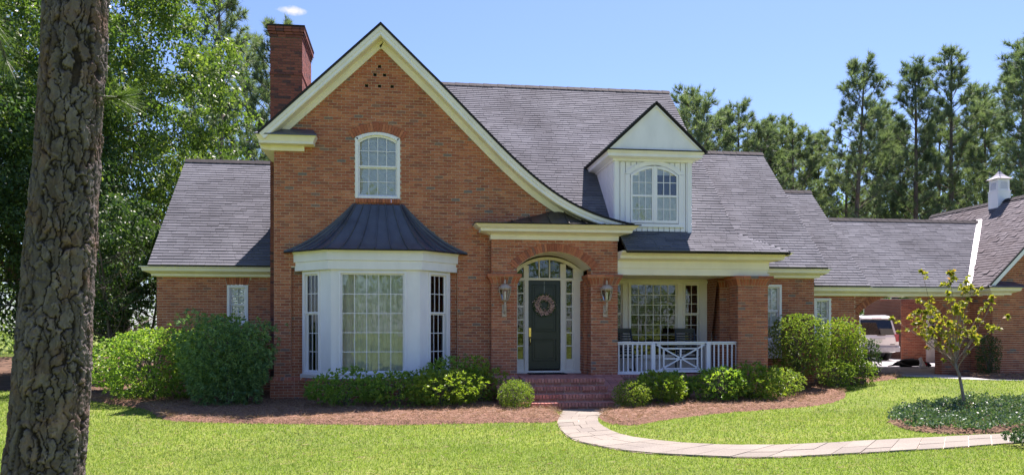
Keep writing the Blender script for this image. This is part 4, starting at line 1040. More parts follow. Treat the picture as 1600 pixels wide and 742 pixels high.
for s_ in (-1, 1):
    e0 = (pk[0]+s_*1.30, 6.20); mb = MB()
    q = [e0, pk, (pk[0], pk[1]-.09), (e0[0]-s_*.10, 6.20)]
    mb.prism([(x, -.285, z-.03) for x, z in q], [(x, -.235, z-.03) for x, z in q]); mb.build('pediment_rake', 'dormer_paint', house)
    mb = MB(); mb.prism([(e0[0]+s_*.03, -.32, 6.17), (pk[0], -.32, 7.42), (pk[0], -.32, 7.37), (e0[0]-s_*.02, -.32, 6.17)], [(e0[0]+s_*.03, -.23, 6.17), (pk[0], -.23, 7.42), (pk[0], -.23, 7.37), (e0[0]-s_*.02, -.23, 6.17)]); mb.build('shingle_edge', 'shingle_edge', house)
    roof_plane(house, [(e0[0]+s_*.02, -.30, 6.19), (pk[0], -.30, 7.42), (pk[0], 3.35, 7.42), (e0[0]+s_*.02, 2.1, 6.19)], seed=20+s_)
#==PART3==
# ------------------------------------------------------------------ breezeway and garage
brz = thing('breezeway', 'low brick breezeway with arched opening joining house and garage', 'breezeway')
BW = FRONT(3.25); a0_, a1_ = 13.62, 16.35; bcu = (a0_+a1_)/2; bh = (a1_-a0_)/2; bz, bri = 2.22, .56
Rb = (bh*bh+bri*bri)/(2*bri); ba = math.asin(bh/Rb); bcz = bz+bri-Rb
bhole = [(a0_, -.1), (a1_, -.1), (a1_, bz)]+arc(bcu, bcz, Rb+.06, ba, -ba, 16)+[(a0_, bz)]
brick_wall(brz, BW, [(12.9, 0), (17.5, 0), (17.5, 2.9), (12.9, 2.9)], [bhole], 120, want=lambda a, b, c, d: c > 1.6)
ab = MB(); arch_bricks(ab, BW, bcu, bcz, Rb+.01, Rb+.2, -ba*1.03, ba*1.03, 44, -.35, .014); ab.build('brick_arch', 'brick', brz)
am = MB(); o_ = arc(bcu, bcz, Rb+.215, -ba*1.05, ba*1.05, 16); i_ = arc(bcu, bcz, Rb+.002, -ba*1.05, ba*1.05, 16)
for k in range(16): am.fprism(BW, [i_[k], o_[k], o_[k+1], i_[k+1]], -.34, -.010)
am.build('arch_mortar', 'mortar', brz)
brick_wall(brz, Fr((a0_, 3.25, 0), (0, 1, 0), (1, 0, 0)), [(0, 0), (.35, 0), (.35, bz), (0, bz)])
brick_wall(brz, Fr((a1_, 3.25, 0), (0, 1, 0), (-1, 0, 0)), [(0, 0), (.35, 0), (.35, bz), (0, bz)])
roof_plane(brz, [(12.9, 2.9, 3.03), (17.05, 2.9, 3.03), (19.27, 5.4, 5.40), (12.9, 5.4, 5.40)], 220, seed=31)
roof_plane(brz, [(12.9, 7.9, 3.03), (19.27, 7.9, 3.03), (19.27, 5.4, 5.40), (12.9, 5.4, 5.40)], shingles=False)
ridge_cap((12.95, 5.4, 5.42), (19.3, 5.4, 5.42), brz)
eave([(12.92, 3.22), (17.3, 3.22)], 3.0, parent=brz)
uvquad(brz, 'wall', [(13.3, 7.5, 0), (13.3, 3.3, 0), (13.3, 3.3, 3.0), (13.3, 7.5, 3.0)])
cl = MB(); cl.box(13.2, 24, 3.62, 9.3, 2.98, 3.03); cl.build('ceiling', 'cream_paint', brz)

gar = thing('garage', 'brick garage wing with brown grey roof and white cupola', 'garage')
GF = FRONT(2.3)
brick_wall(gar, GF, [(17.3, .1), (22.7, .1), (22.7, 3.2), (20., 5.95), (17.3, 3.2)], [], 150, want=lambda a, b, c, d: a < 19 and c > .7)
brick_wall(gar, Fr((17.3, 2.3, 0), (0, 1, 0), (-1, 0, 0)), [(0, .1), (1.15, .1), (1.15, 3.0), (0, 3.0)])
uvquad(gar, 'wall', [(22.7, 2.3, 0), (22.7, 18, 0), (22.7, 18, 3.1), (22.7, 2.3, 3.1)])
roof_plane(gar, [(16.95, 2.05, 3.0), (20.0, 2.05, 6.1), (20.0, 8.9, 6.1), (16.95, 8.9, 3.0)], 200, mat='shingle_brown', seed=33)
roof_plane(gar, [(23.05, 2.05, 3.0), (20.0, 2.05, 6.1), (20.0, 8.9, 6.1), (23.05, 8.9, 3.0)], mat='shingle_brown', seed=34)
ridge_cap((20, 2.05, 6.12), (20, 8.9, 6.12), gar)
vf = MB(); a = Vector((17.0, 2.86, 3.075)); b = Vector((19.3, 5.43, 5.46)); vf.bar(a, b, .16, .03); vf.build('valley_flashing', 'flashing', gar)
for s_ in (-1, 1):
    e = 20.+s_*3.05; mb = MB(); mb.prism([(e, 2.0, 2.98), (20, 2.0, 6.04), (20, 2.0, 5.86), (e-s_*.16, 2.0, 2.98)], [(e, 2.06, 2.98), (20, 2.06, 6.04), (20, 2.06, 5.86), (e-s_*.16, 2.06, 2.98)]); mb.build('rake_board', 'white_paint', gar)
    mb = MB(); mb.prism([(e, 1.99, 3.03), (20, 1.99, 6.11), (20, 1.99, 6.05), (e, 1.99, 2.97)], [(e, 2.05, 3.03), (20, 2.05, 6.11), (20, 2.05, 6.05), (e, 2.05, 2.97)]); mb.build('shingle_edge', 'shingle_edge', gar)
sweep(gar, 'eave_board', [(17.3, 3.3), (17.3, 2.3), (17.75, 2.3), (17.75, 2.5)], [(o, 2.74+z) for o, z in EAVE], 'cream_paint')
rm = MB(); ppts = [(16.9, 1.93, 3.0), (18.15, 1.93, 3.0), (18.0, 2.3, 3.16), (17.2, 2.3, 3.2)]
rm.prism([Vector(q)-Vector((0, 0, .03)) for q in ppts], ppts); rm.build('return_roof', 'metal_roof', gar)
# cupola
cx, cy, ch_ = 19.98, 5.35, .33
cu = MB(); cu.box(cx-ch_-.04, cx+ch_+.04, cy-ch_-.04, cy+ch_+.04, 5.3, 6.52); cupola = cu.build('cupola', 'white_paint', gar, bevel=.008)
cu = MB(); cu.box(cx-ch_, cx+ch_, cy-ch_, cy+ch_, 6.52, 7.10); cu.box(cx-ch_-.03, cx+ch_+.03, cy-ch_-.03, cy+ch_+.03, 7.06, 7.10)
cu.box(cx-ch_-.06, cx+ch_+.06, cy-ch_-.06, cy+ch_+.06, 6.50, 6.545); cu.build('cupola_lantern', 'white_paint', cupola)
for fr in (Fr((cx-ch_, cy-ch_, 0), (1, 0, 0), (0, -1, 0)), Fr((cx-ch_, cy+ch_, 0), (0, -1, 0), (-1, 0, 0))):
    mb = MB(); z = 6.60; L = 2*ch_
    while z < 7.0:
        hw_ = .22 if z < 6.82 else math.sqrt(max(.0, .22**2-(z-6.80)**2))
        if hw_ > .03:
            W = fr.W; mb.hexa([W(L/2-hw_, z, .002), W(L/2-hw_, z+.03, .002), W(L/2+hw_, z+.03, .002), W(L/2+hw_, z, .002), W(L/2-hw_, z, .022), W(L/2-hw_, z+.03, .006), W(L/2+hw_, z+.03, .006), W(L/2+hw_, z, .022)])
        z += .045
    pr_ = [(L/2-.25, 6.57), (L/2-.25, 6.80)]+arc(L/2, 6.80, .25, -math.pi/2, math.pi/2, 12)[1:]+[(L/2+.25, 6.57)]
    inn_ = [(L/2-.22, 6.60), (L/2-.22, 6.80)]+arc(L/2, 6.80, .22, -math.pi/2, math.pi/2, 12)[1:]+[(L/2+.22, 6.60)]
    for k in range(len(pr_)-1): mb.fprism(fr, [inn_[k], pr_[k], pr_[k+1], inn_[k+1]], .001, .025)
    mb.build('louvre', 'white_paint', cupola)
    bk = MB(); bk.fbox(fr, L/2-.2, L/2+.2, 6.61, 6.95, .0005, .0015); bk.build('louvre_backing', 'flashing', cupola)
cr = MB(); base = [(-.46, 7.10), (-.30, 7.20), (-.14, 7.34), (0, 7.52)]
lv = [(h, z) for h, z in ((.45, 7.10), (.30, 7.18), (.15, 7.32), (.03, 7.50))]
for (h0, z0), (h1, z1) in zip(lv, lv[1:]):
    for q in range(4):
        c0 = [(-1, -1), (1, -1), (1, 1), (-1, 1)]; A, B = c0[q], c0[(q+1) % 4]
        cr.poly([(cx+A[0]*h0, cy+A[1]*h0, z0), (cx+B[0]*h0, cy+B[1]*h0, z0), (cx+B[0]*h1, cy+B[1]*h1, z1), (cx+A[0]*h1, cy+A[1]*h1, z1)])
cr.build('cupola_roof', 'flashing', cupola)
fn = MB(); fn.lathe([(.03, 0), (.045, .06), (.02, .12), (.012, .3), (.03, .34), (.012, .38), (.006, .62)], 8, cx, cy, 7.46); fn.build('finial', 'black_paint', cupola)
cupola.scale = (.64, .64, .72); cupola.location = (.36*cx, .36*cy, .28*6.16)
# rear wall of the carport with its door
RW = FRONT(11.5)
brick_wall(gar, RW, [(20.42, .1), (21.55, .1), (21.55, 3.0), (20.42, 3.0)], [], mat='brick')
dd = MB(); dd.fbox(RW, 21.55, 21.66, .34, 2.62, -.1, .03); dd.fbox(RW, 22.5, 22.62, .34, 2.62, -.1, .03); dd.fbox(RW, 21.66, 22.5, 2.32, 2.62, -.1, -.03); dd.fbox(RW, 21.66, 22.5, .34, 2.32, -.08, -.04)
dd.fbox(RW, 21.76, 22.05, .5, 1.1, -.04, -.03); dd.fbox(RW, 22.12, 22.42, .5, 1.1, -.04, -.03)
sd_ = dd.build('door', 'cream_paint', gar); sd_['label'] = 'pale side door with glazed upper half in the carport'
for i in range(3):
    for j in range(3): piece('pane', 'car_glass', sd_, frame_mtx(RW, 21.77+i*.215, 21.97+i*.215, 1.3+j*.31, 1.58+j*.31, -.04, -.035))
FW = FRONT(17.0)
brick_wall(gar, FW, [(22.75, .1), (26, .1), (26, 3.2), (22.75, 3.2)]); brick_wall(gar, FW, [(16, .1), (20.2, .1), (20.2, 3.2), (16, 3.2)])

# ------------------------------------------------------------------ entry steps
st = thing('entry_steps', 'four red brick steps with sloping brick cheek walls below the portico', 'steps')
for k in range(4):
    zt = .618-.155*k; yf = -1.62-.30*k
    mb = MB(); mb.box(2.6, po1+.02, yf+.05, yf+.45, 0, zt-.012); mb.build('riser', 'mortar', st)
    for q in lay_bricks([(2.6, zt-.155), (po1+.02, zt-.155), (po1+.02, zt-.09), (2.6, zt-.09)], [], z_off=zt-.158): piece('brick', 'step_brick', st, frame_mtx(FRONT(yf+.05), *q, -.01, .008))
    n_ = 25
    for i in range(n_):
        u0 = 2.6+(po1-2.58)*i/n_; u1 = 2.6+(po1-2.58)*(i+1)/n_
        piece('brick', 'step_brick', st, frame_mtx(FRONT(yf), u0+.006, u1-.006, zt-.088, zt+random.uniform(-.0015, .0015), -.30, random.uniform(-.003, .003)))
for x0, x1 in ((1.97, 2.6), (po1+.03, px1+.0)):
    mb = MB(); mb.prism([(x0+.012, -.25, 0), (x0+.012, -.25, .60), (x0+.012, -.42, .60), (x0+.012, -2.42, .12), (x0+.012, -2.42, 0)], [(x1-.012, -.25, 0), (x1-.012, -.25, .60), (x1-.012, -.42, .60), (x1-.012, -2.42, .12), (x1-.012, -2.42, 0)])
    cheek = mb.build('cheek_wall', 'mortar', st)
    for fr in (Fr((x0, -2.42, 0), (0, 1, 0), (-1, 0, 0)), Fr((x1, -2.42, 0), (0, 1, 0), (1, 0, 0))):
        bs = lay_bricks([(0, 0), (2.17, 0), (2.17, .58), (2.0, .58), (0, .10)], []); mb = MB()
        for q in bs: mb.fbox(fr, *q, -.02, .0, random.random())
        mb.build('brickwork', 'step_brick', cheek, kind='stuff')
    L = math.hypot(2.02, .48); d = Vector((0, -2.02, -.48)).normalized(); n_ = 27; up = Vector((0, -.48, 2.02)).normalized()
    O = Vector((x0, -.40, .595))
    for i in range(n_):
        for c in range(3):
            m = Matrix(((( x1-x0)/3-.009, 0, 0), (*(d*(L/n_-.008)),), (*(up*.05),))).transposed().to_4x4()
            m.translation = O+Vector(((c+.5)*(x1-x0)/3, 0, 0))+d*(L*(i+.5)/n_)+up*(.018+random.uniform(-.001, .001)); piece('brick', 'step_brick', cheek, m)

# ------------------------------------------------------------------ lanterns, wreath, mat
def lantern(x, label):
    t = thing('wall_lantern', label, 'lantern', (x, -.25, 0), group='lanterns flanking the front door')
    c = -.17
    mb = MB(); mb.lathe([(.0, 2.42), (.03, 2.40), (.075, 2.44), (.085, 2.455)], 6, 0, c, 0); mb.build('lantern_base', 'lantern_metal', t); mb = MB(); mb.lathe([(.145, 2.70), (.152, 2.72), (.15, 2.735)], 6, 0, c, 0); mb.build('lantern_ring', 'lantern_metal', t)
    mb = MB(); mb.lathe([(.16, 2.73), (.15, 2.755), (.115, 2.80), (.06, 2.83), (.02, 2.84), (.02, 2.86), (.032, 2.87), (.032, 2.885), (.016, 2.90), (.024, 2.92), (.012, 2.945), (.0, 2.95)], 12, 0, c, 0); mb.build('lantern_cap', 'lantern_metal', t, smooth=True)
    for k in range(6):
        a = 2*math.pi*k/6; a2 = 2*math.pi*(k+1)/6; p = lambda aa, r, z: Vector((r*math.cos(aa), c+r*math.sin(aa), z))
        mb = MB(); mb.bar(p(a, .085, 2.45), p(a, .147, 2.71), .014, .014); mb.build('glazing_bar', 'lantern_metal', t)
        mb = MB(); mb.poly([p(a, .083, 2.46), p(a2, .083, 2.46), p(a2, .143, 2.705), p(a, .143, 2.705)]); mb.build('pane', 'glass', t)
    mb = MB(); mb.lathe([(.0, 2.46), (.022, 2.46), (.022, 2.62), (.012, 2.66), (0, 2.67)], 8, 0, c, 0); mb.build('candle_bulb', 'lantern_bulb', t)
    mb = MB(); mb.box(-.055, .055, -.02, 0, 2.05, 2.34); mb.tube([(0, -.01, 2.15), (0, -.09, 2.13), (0, -.15, 2.2), (0, -.17, 2.30), (0, -.17, 2.43)], [.018, .02, .02, .022, .028], 8)
    mb.tube([(0, -.01, 2.28), (0, -.08, 2.33), (0, -.10, 2.26), (0, -.06, 2.24)], .011, 6); mb.build('bracket', 'lantern_metal', t)
lantern(2.285, 'bronze wall lantern left of the front door'); lantern(4.80, 'bronze wall lantern right of the front door')
wr = thing('wreath', 'round wreath of pink flowers and twigs hanging on the dark front door', 'wreath', (3.44, .70, 2.36))
mb = MB(); ring = [(.20*math.cos(a), .02, .20*math.sin(a)) for a in np.linspace(0, 2*math.pi, 25)]; mb.tube(ring, .035, 6, cap=False); mb.build('twig_ring', 'bark_far', wr)
V = []; F = []; rr = []
for i in range(900):
    a = random.uniform(0, 2*math.pi); r0 = random.gauss(.20, .04); c = Vector((r0*math.cos(a), random.uniform(-.045, .02), r0*math.sin(a))); s_ = random.uniform(.012, .024)
    u = Vector((random.gauss(0, 1), random.gauss(0, 1), random.gauss(0, 1))).normalized(); v = u.orthogonal().normalized(); b = len(V)
    V += [c-u*s_, c+v*s_, c+u*s_, c-v*s_]; F.append((b, b+1, b+2, b+3)); rr.append(random.random())
np_mesh('flowers', V, F, 'wreath_pink', wr, rr, kind='stuff')
V = []; F = []; rr = []
for i in range(420):
    a = random.uniform(0, 2*math.pi); r0 = random.choice((.15, .25))+random.gauss(0, .012); c = Vector((r0*math.cos(a), random.uniform(-.04, .02), r0*math.sin(a))); o = Vector((math.cos(a), random.uniform(-.4, .1), math.sin(a)))*(1 if r0 > .2 else -1)
    l = random.uniform(.03, .065); sd_v = o.cross(Vector((0, 1, 0))).normalized()*.008; b = len(V); V += [c, c+o*l*.5+sd_v, c+o*l, c+o*l*.5-sd_v]; F.append((b, b+1, b+2, b+3)); rr.append(random.random())
np_mesh('leaves', V, F, 'leaf_dark', wr, rr, kind='stuff')
mb = MB(); mb.box(-.012, .012, .03, .036, .20, .62); mb.build('ribbon', 'ribbon', wr)
mt = thing('doormat', 'dark rubber doormat lying in front of the door', 'doormat', (3.44, .30, .619))
mb = MB(); mb.box(-.48, .48, -.22, .22, 0, .018); mb.build('mat_base', 'rubber_mat', mt); mb = MB()
for k in range(16): mb.box(-.46+k*.058, -.46+k*.058+.04, -.2, .2, .018, .026)
mb.build('mat_ribs', 'rubber_mat', mt, kind='stuff')

# ------------------------------------------------------------------ porch railing
rl = thing('porch_railing', 'white wooden porch railing with crossed centre panel', 'railing', (0, -.12, .62)); RF = Fr((0, 0, 0), (1, 0, 0), (0, -1, 0))
ra0, ra1, rp0, rp1 = 5.13, 8.42, 6.06, 7.50
mb = MB(); mb.fbox(RF, ra0, ra1, .775, .815, -.035, .035); mb.fbox(RF, ra0, ra1, .735, .775, -.018, .018); mb.build('top_rail', 'white_paint', rl, bevel=.005)
for u0, u1 in ((ra0, rp0-.05), (rp0+.05, rp1-.05), (rp1+.05, pp0)):
    mb = MB(); mb.fbox(RF, u0, u1, .0 if u1 < 6.2 else .04, .075 if u1 < 6.2 else .10, -.02, .02); mb.build('bottom_rail', 'white_paint', rl)
for u in (rp0, rp1):
    mb = MB(); mb.fbox(RF, u-.05, u+.05, -.10, .774, -.05, .05); mb.build('post', 'white_paint', rl, bevel=.005)
for u in list(np.arange(ra0+.05, rp0-.06, .118))+[rp0+.17, rp1-.17]+list(np.arange(rp1+.16, ra1, .118)): piece('baluster', 'white_paint', rl, frame_mtx(RF, u-.016, u+.016, .06, .735, -.016, .016))
c0, c1 = rp0+.28, rp1-.28; cm = (c0+c1)/2
for u in (c0, cm, c1): piece('panel_bar', 'white_paint', rl, frame_mtx(RF, u-.02, u+.02, .135, .64, -.018, .018))
for z in (.135, .385, .64): piece('panel_bar', 'white_paint', rl, frame_mtx(RF, c0, c1, z-.018, z+.018, -.016, .016))
for s_ in (-1, 1):
    mb = MB(); mb.bar(RF.W(rp0+.05 if s_ > 0 else rp1-.05, .76, 0), RF.W(rp1-.05 if s_ > 0 else rp0+.05, .03, 0), .034, .036, (0, 1, 0)); mb.build('diagonal_brace', 'white_paint', rl)

# ------------------------------------------------------------------ rocking chairs
def rocker(x, y, rz, label):
    t = thing('rocking_chair', label, 'chair', (x, y, .62), rz, 'rocking chairs on the porch')
    def part(name, *bars):
        mb = MB()
        for b in bars: mb.bar(*b)
        mb.build(name, 'black_paint', t, bevel=.004)
    for s_ in (-.27, .27):
        mb = MB(); pts = [Vector((s_, yy, .02+.16*yy*yy)) for yy in np.linspace(-.42, .52, 10)]
        for a, b in zip(pts, pts[1:]): mb.bar(a, b, .035, .045)
        mb.build('rocker', 'black_paint', t)
        part('leg', ((s_, -.25, .04), (s_, -.25, .62), .04, .04, (0, 1, 0))); part('leg', ((s_, .22, .03), (s_, .30, .45), .04, .04, (0, 1, 0)))
        part('arm', ((s_*1.05, -.32, .63), (s_*1.05, .34, .60), .08, .028)); part('back_post', ((s_*.95, .22, .40), (s_*.92, .45, 1.10), .04, .035, (0, 1, 0)))
    for k in range(6): part('seat_slat', ((-.26, -.25+k*.09, .43-k*.008), (.26, -.25+k*.09, .43-k*.008), .07, .02))
    for k in range(9):
        f = k/8; part('back_slat', ((-.25, .255+.18*f, .50+.54*f), (.25, .255+.18*f, .50+.54*f), .018, .048))
    part('head_rail', ((-.27, .45, 1.10), (.27, .45, 1.10), .03, .10))
rocker(5.62, .55, R(8), 'black slatted rocking chair behind railing beside the brick portico')
rocker(7.22, .55, R(-8), 'black slatted rocking chair behind the crossed railing panel')

# ------------------------------------------------------------------ car in the carport
car = thing('parked_car', 'white sport utility vehicle parked in the carport, seen from behind', 'car', (20.33, 13.0, .338))
secs = [(0, .96, .50, 1.02, 1.02), (.04, .98, .42, 1.05, 1.10), (.25, .985, .36, 1.08, 1.88), (.5, .985, .33, 1.08, 1.95), (2.2, .985, .33, 1.06, 1.95), (3.1, .98, .33, 1.04, 1.86), (3.75, .97, .33, 1.04, 1.12), (4.9, .93, .36, .98, 1.02), (5.1, .85, .45, .85, .90)]
V = []; F = []
for y, hw_, zb, zs, zt in secs:
    tw_ = hw_*.80 if zt > 1.3 else hw_*.94
    V += [(-hw_*.96, y, zb), (-hw_, y, (zb+zs)/2), (-hw_*.985, y, zs), (-tw_, y, zt-.06), (-tw_*.88, y, zt), (tw_*.88, y, zt), (tw_, y, zt-.06), (hw_*.985, y, zs), (hw_, y, (zb+zs)/2), (hw_*.96, y, zb)]
n_ = 10
for k in range(len(secs)-1):
    for i in range(n_): F.append((k*n_+i, k*n_+(i+1) % n_, (k+1)*n_+(i+1) % n_, (k+1)*n_+i))
me_f = F+[]
o = MB(); o.v = V; o.f = F+[tuple(range(n_)), tuple(range(len(V)-n_, len(V)))]; o.r = [0]*len(o.f); o.m = [0]*len(o.f); body = o.build('body', 'car_paint', car, bevel=.02)
mb = MB(); mb.prism([(-.79, .038, 1.14), (-.70, .215, 1.80), (.70, .215, 1.80), (.79, .038, 1.14)], [(-.79, .10, 1.14), (-.70, .28, 1.80), (.70, .28, 1.80), (.79, .10, 1.14)]); mb.build('rear_window', 'car_glass', car)
mb = MB(); mb.prism([(-.70, .12, 1.83), (.70, .12, 1.83), (.72, .36, 1.93), (-.72, .36, 1.93)], [(-.70, .12, 1.88), (.70, .12, 1.88), (.72, .36, 1.98), (-.72, .36, 1.98)]); mb.build('spoiler', 'car_paint', car, bevel=.01)
mb = MB(); mb.box(-.22, .22, .105, .13, 1.845, 1.87); mb.build('brake_light', 'tail_red', car)
mb = MB(); mb.box(-.99, .99, -.10, .10, .40, .62); mb.box(-.99, .99, -.06, .12, .62, .67); mb.build('bumper', 'car_trim', car, bevel=.03)
for s_ in (-1, 1):
    mb = MB(); mb.prism([(s_*.965, -.02, .84), (s_*.965, -.015, 1.16), (s_*.78, -.015, 1.16), (s_*.83, -.02, .84)], [(s_*.985, .22, .84), (s_*.98, .22, 1.16), (s_*.78, .09, 1.16), (s_*.83, .09, .84)]); mb.build('tail_light', 'tail_red', car, bevel=.008)
    mb = MB(); mb.prism([(s_*.90, .35, 1.13), (s_*.80, .42, 1.78), (s_*.80, 2.9, 1.76), (s_*.93, 3.5, 1.12)], [(s_*.975, .35, 1.13), (s_*.83, .42, 1.80), (s_*.83, 2.9, 1.78), (s_*.985, 3.5, 1.12)]); mb.build('side_window', 'car_glass', car)
    mb = MB(); mb.bar((s_*.68, .5, 2.0), (s_*.68, 2.4, 2.0), .05, .04); mb.build('roof_rail', 'car_trim', car)
    for y in (.85, 4.0):
        wc = bpy.data.objects.new('wheel', None); wc.location = (s_*.84, y, .38); wc.rotation_euler = (0, R(90), 0); link(wc, car)
        mb = MB(); mb.lathe([(.24, -.13), (.35, -.14), (.385, -.10), (.385, .10), (.35, .14), (.24, .13)], 24); mb.build('tyre', 'rubber', wc, smooth=True)
        mb = MB(); mb.lathe([(.24, -.12), (.22, -.05), (0, -.06), (0, .06), (.22, .05), (.24, .12)], 24); mb.build('rim', 'rim_metal', wc)
mb = MB(); mb.box(-.19, .19, -.012, .02, .80, .94); lp = mb.build('licence_plate', 'plate_white', car)
mb = MB(); mb.box(-.34, .34, -.004, .02, .96, 1.0); mb.build('plate_garnish', 'car_trim', car)
mb = MB(); mb.box(.56, .78, -.006, .02, .70, .735); mb.build('badge', 'black_paint', car)
mb = MB(); mb.box(-.02, .36, .02, .06, 1.10, 1.125); mb.build('wiper', 'black_paint', car)
# ------------------------------------------------------------------ dogs
def skin_body(name, verts, edges, mat, parent, sub=2):
    me = bpy.data.meshes.new(name); me.from_pydata([q[:3] for q in verts], edges, []); me.materials.append(MATS[mat])
    o = link(bpy.data.objects.new(name, me), parent)
    o.modifiers.new('skin', 'SKIN'); s = o.modifiers.new('sub', 'SUBSURF'); s.levels = sub; s.render_levels = sub
    if not me.skin_vertices: me.skin_vertices.new()
    for i, q in enumerate(verts): me.skin_vertices[0].data[i].radius = (q[3], q[4] if len(q) > 4 else q[3])
    me.skin_vertices[0].data[0].use_root = True
    for p_ in o.data.polygons: p_.use_smooth = True
    return o
dog = thing('dog', 'black dog with red collar lying on the carport floor', 'dog', (18.45, 8.0, .338), R(-8))
skin_body('body', [(0, 0, .17, .16, .15), (-.22, .0, .16, .15, .14), (-.40, .02, .15, .14, .12), (-.52, -.02, .10, .07), (.20, 0, .18, .15, .15), (.36, -.02, .17, .12), (.48, -.05, .13, .085), (.58, -.07, .10, .085), (.70, -.09, .065, .055), (.77, -.10, .05, .04),
  (-.42, -.18, .08, .08), (-.20, -.26, .045, .04), (-.05, -.30, .035, .03), (.26, -.16, .08, .06), (.44, -.24, .04, .04), (.60, -.27, .03, .03), (-.66, -.06, .05, .03), (-.85, -.12, .03, .018),
  (.56, .02, .16, .03), (.53, .04, .09, .035), (.58, -.16, .15, .03), (.56, -.19, .08, .035)],
  [(0, 1), (1, 2), (2, 3), (0, 4), (4, 5), (5, 6), (6, 7), (7, 8), (8, 9), (2, 10), (10, 11), (11, 12), (4, 13), (13, 14), (14, 15), (3, 16), (16, 17), (7, 18), (18, 19), (7, 20), (20, 21)], 'dog_black', dog)
mb = MB(); mb.lathe([(.125, -.05), (.135, 0), (.125, .05)], 16); o = mb.build('collar', 'red_cloth', dog); o.location = (.44, -.04, .14); o.rotation_euler = (0, R(80), R(-10))
mb = MB(); mb.box(-.10, .10, -.17, -.12, .02, .14); o = mb.build('bandana', 'red_cloth', dog, bevel=.02); o.location = (.46, -.04, 0)
pup = thing('small_dog', 'small white dog sitting up beside the black dog', 'dog', (18.22, 6.9, .338), R(200))
skin_body('body', [(0, .03, .09, .085, .08), (0, -.01, .18, .075, .07), (0, -.05, .26, .055), (0, -.07, .32, .05), (0, -.13, .325, .035), (0, -.17, .315, .022), (.05, -.08, .12, .03), (.05, -.09, .02, .022), (-.05, -.08, .12, .03), (-.05, -.09, .02, .022), (.07, .02, .04, .04), (.075, -.06, .02, .022), (-.07, .02, .04, .04), (-.075, -.06, .02, .022), (.035, -.055, .375, .016), (.045, -.05, .405, .008), (-.035, -.055, .375, .016), (-.045, -.05, .405, .008), (0, .12, .04, .022), (0, .2, .06, .012)],
  [(0, 1), (1, 2), (2, 3), (3, 4), (4, 5), (1, 6), (6, 7), (1, 8), (8, 9), (0, 10), (10, 11), (0, 12), (12, 13), (3, 14), (14, 15), (3, 16), (16, 17), (0, 18), (18, 19)], 'dog_white', pup)
for p_, r_ in (((.022, -.115, .34), .008), ((-.022, -.115, .34), .008), ((0, -.19, .318), .011)):
    mb = MB(); mb.lathe([(0, -r_), (r_*.8, -r_*.6), (r_, 0), (r_*.8, r_*.6), (0, r_)], 8, *p_); mb.build('eye' if p_[0] else 'nose', 'dog_black', pup)
#==PART4==
# ------------------------------------------------------------------ vegetation helpers
def unit(v): return v/np.maximum(1e-9, np.linalg.norm(v, axis=1, keepdims=True))
def rand_dirs(n, rng): return unit(rng.normal(size=(n, 3)))
def leaf_quads(C, A, L, Wd, rng, droop=.15):
    """diamond leaves from base C along A, length L, width Wd"""
    n = len(C); A = unit(A); S = unit(np.cross(A, rand_dirs(n, rng))); Nn = np.cross(A, S); L = np.broadcast_to(L, (n,))[:, None]; Wd = np.broadcast_to(Wd, (n,))[:, None]
    V = np.stack([C, C+A*L*.45+S*Wd*.5+Nn*L*.06, C+A*L+np.array([0, 0, -1])*L*droop, C+A*L*.45-S*Wd*.5+Nn*L*.06], 1).reshape(-1, 3)
    return V, np.arange(4*n).reshape(n, 4)
def needle_tris(C, A, L, Wd, rng):
    n = len(C); A = unit(A); S = unit(np.cross(A, rand_dirs(n, rng))); L = np.broadcast_to(L, (n,))[:, None]
    V = np.stack([C-S*Wd*.5, C+S*Wd*.5, C+A*L], 1).reshape(-1, 3); return V, np.arange(3*n).reshape(n, 3)
def copy_thing(root, loc, rz, sc, label):
    r = root.copy(); COL.objects.link(r); r.location = loc; r.rotation_euler = (0, 0, rz); r.scale = (sc, sc, sc) if not hasattr(sc, '__len__') else sc; r['label'] = label
    for c in root.children:
        q = c.copy(); COL.objects.link(q); q.parent = r
    return r
def whorl_leaves(T, A, per, L, Wd, spread, rng, droop=.1):
    n = len(T); T = np.repeat(T, per, 0); A = np.repeat(unit(A), per, 0); D = unit(A+rng.normal(size=A.shape)*spread)
    ll = L*rng.uniform(.65, 1.15, len(T)); return leaf_quads(T, D, ll, Wd*rng.uniform(.7, 1.2, len(T)), rng, droop)
def lumps(D, rng, k=9, amp=.22, sharp=6):
    c = rand_dirs(k, rng); a = rng.uniform(-.4, 1., k)*amp
    return 1+(np.exp(sharp*(D@c.T-1))*a).sum(1)
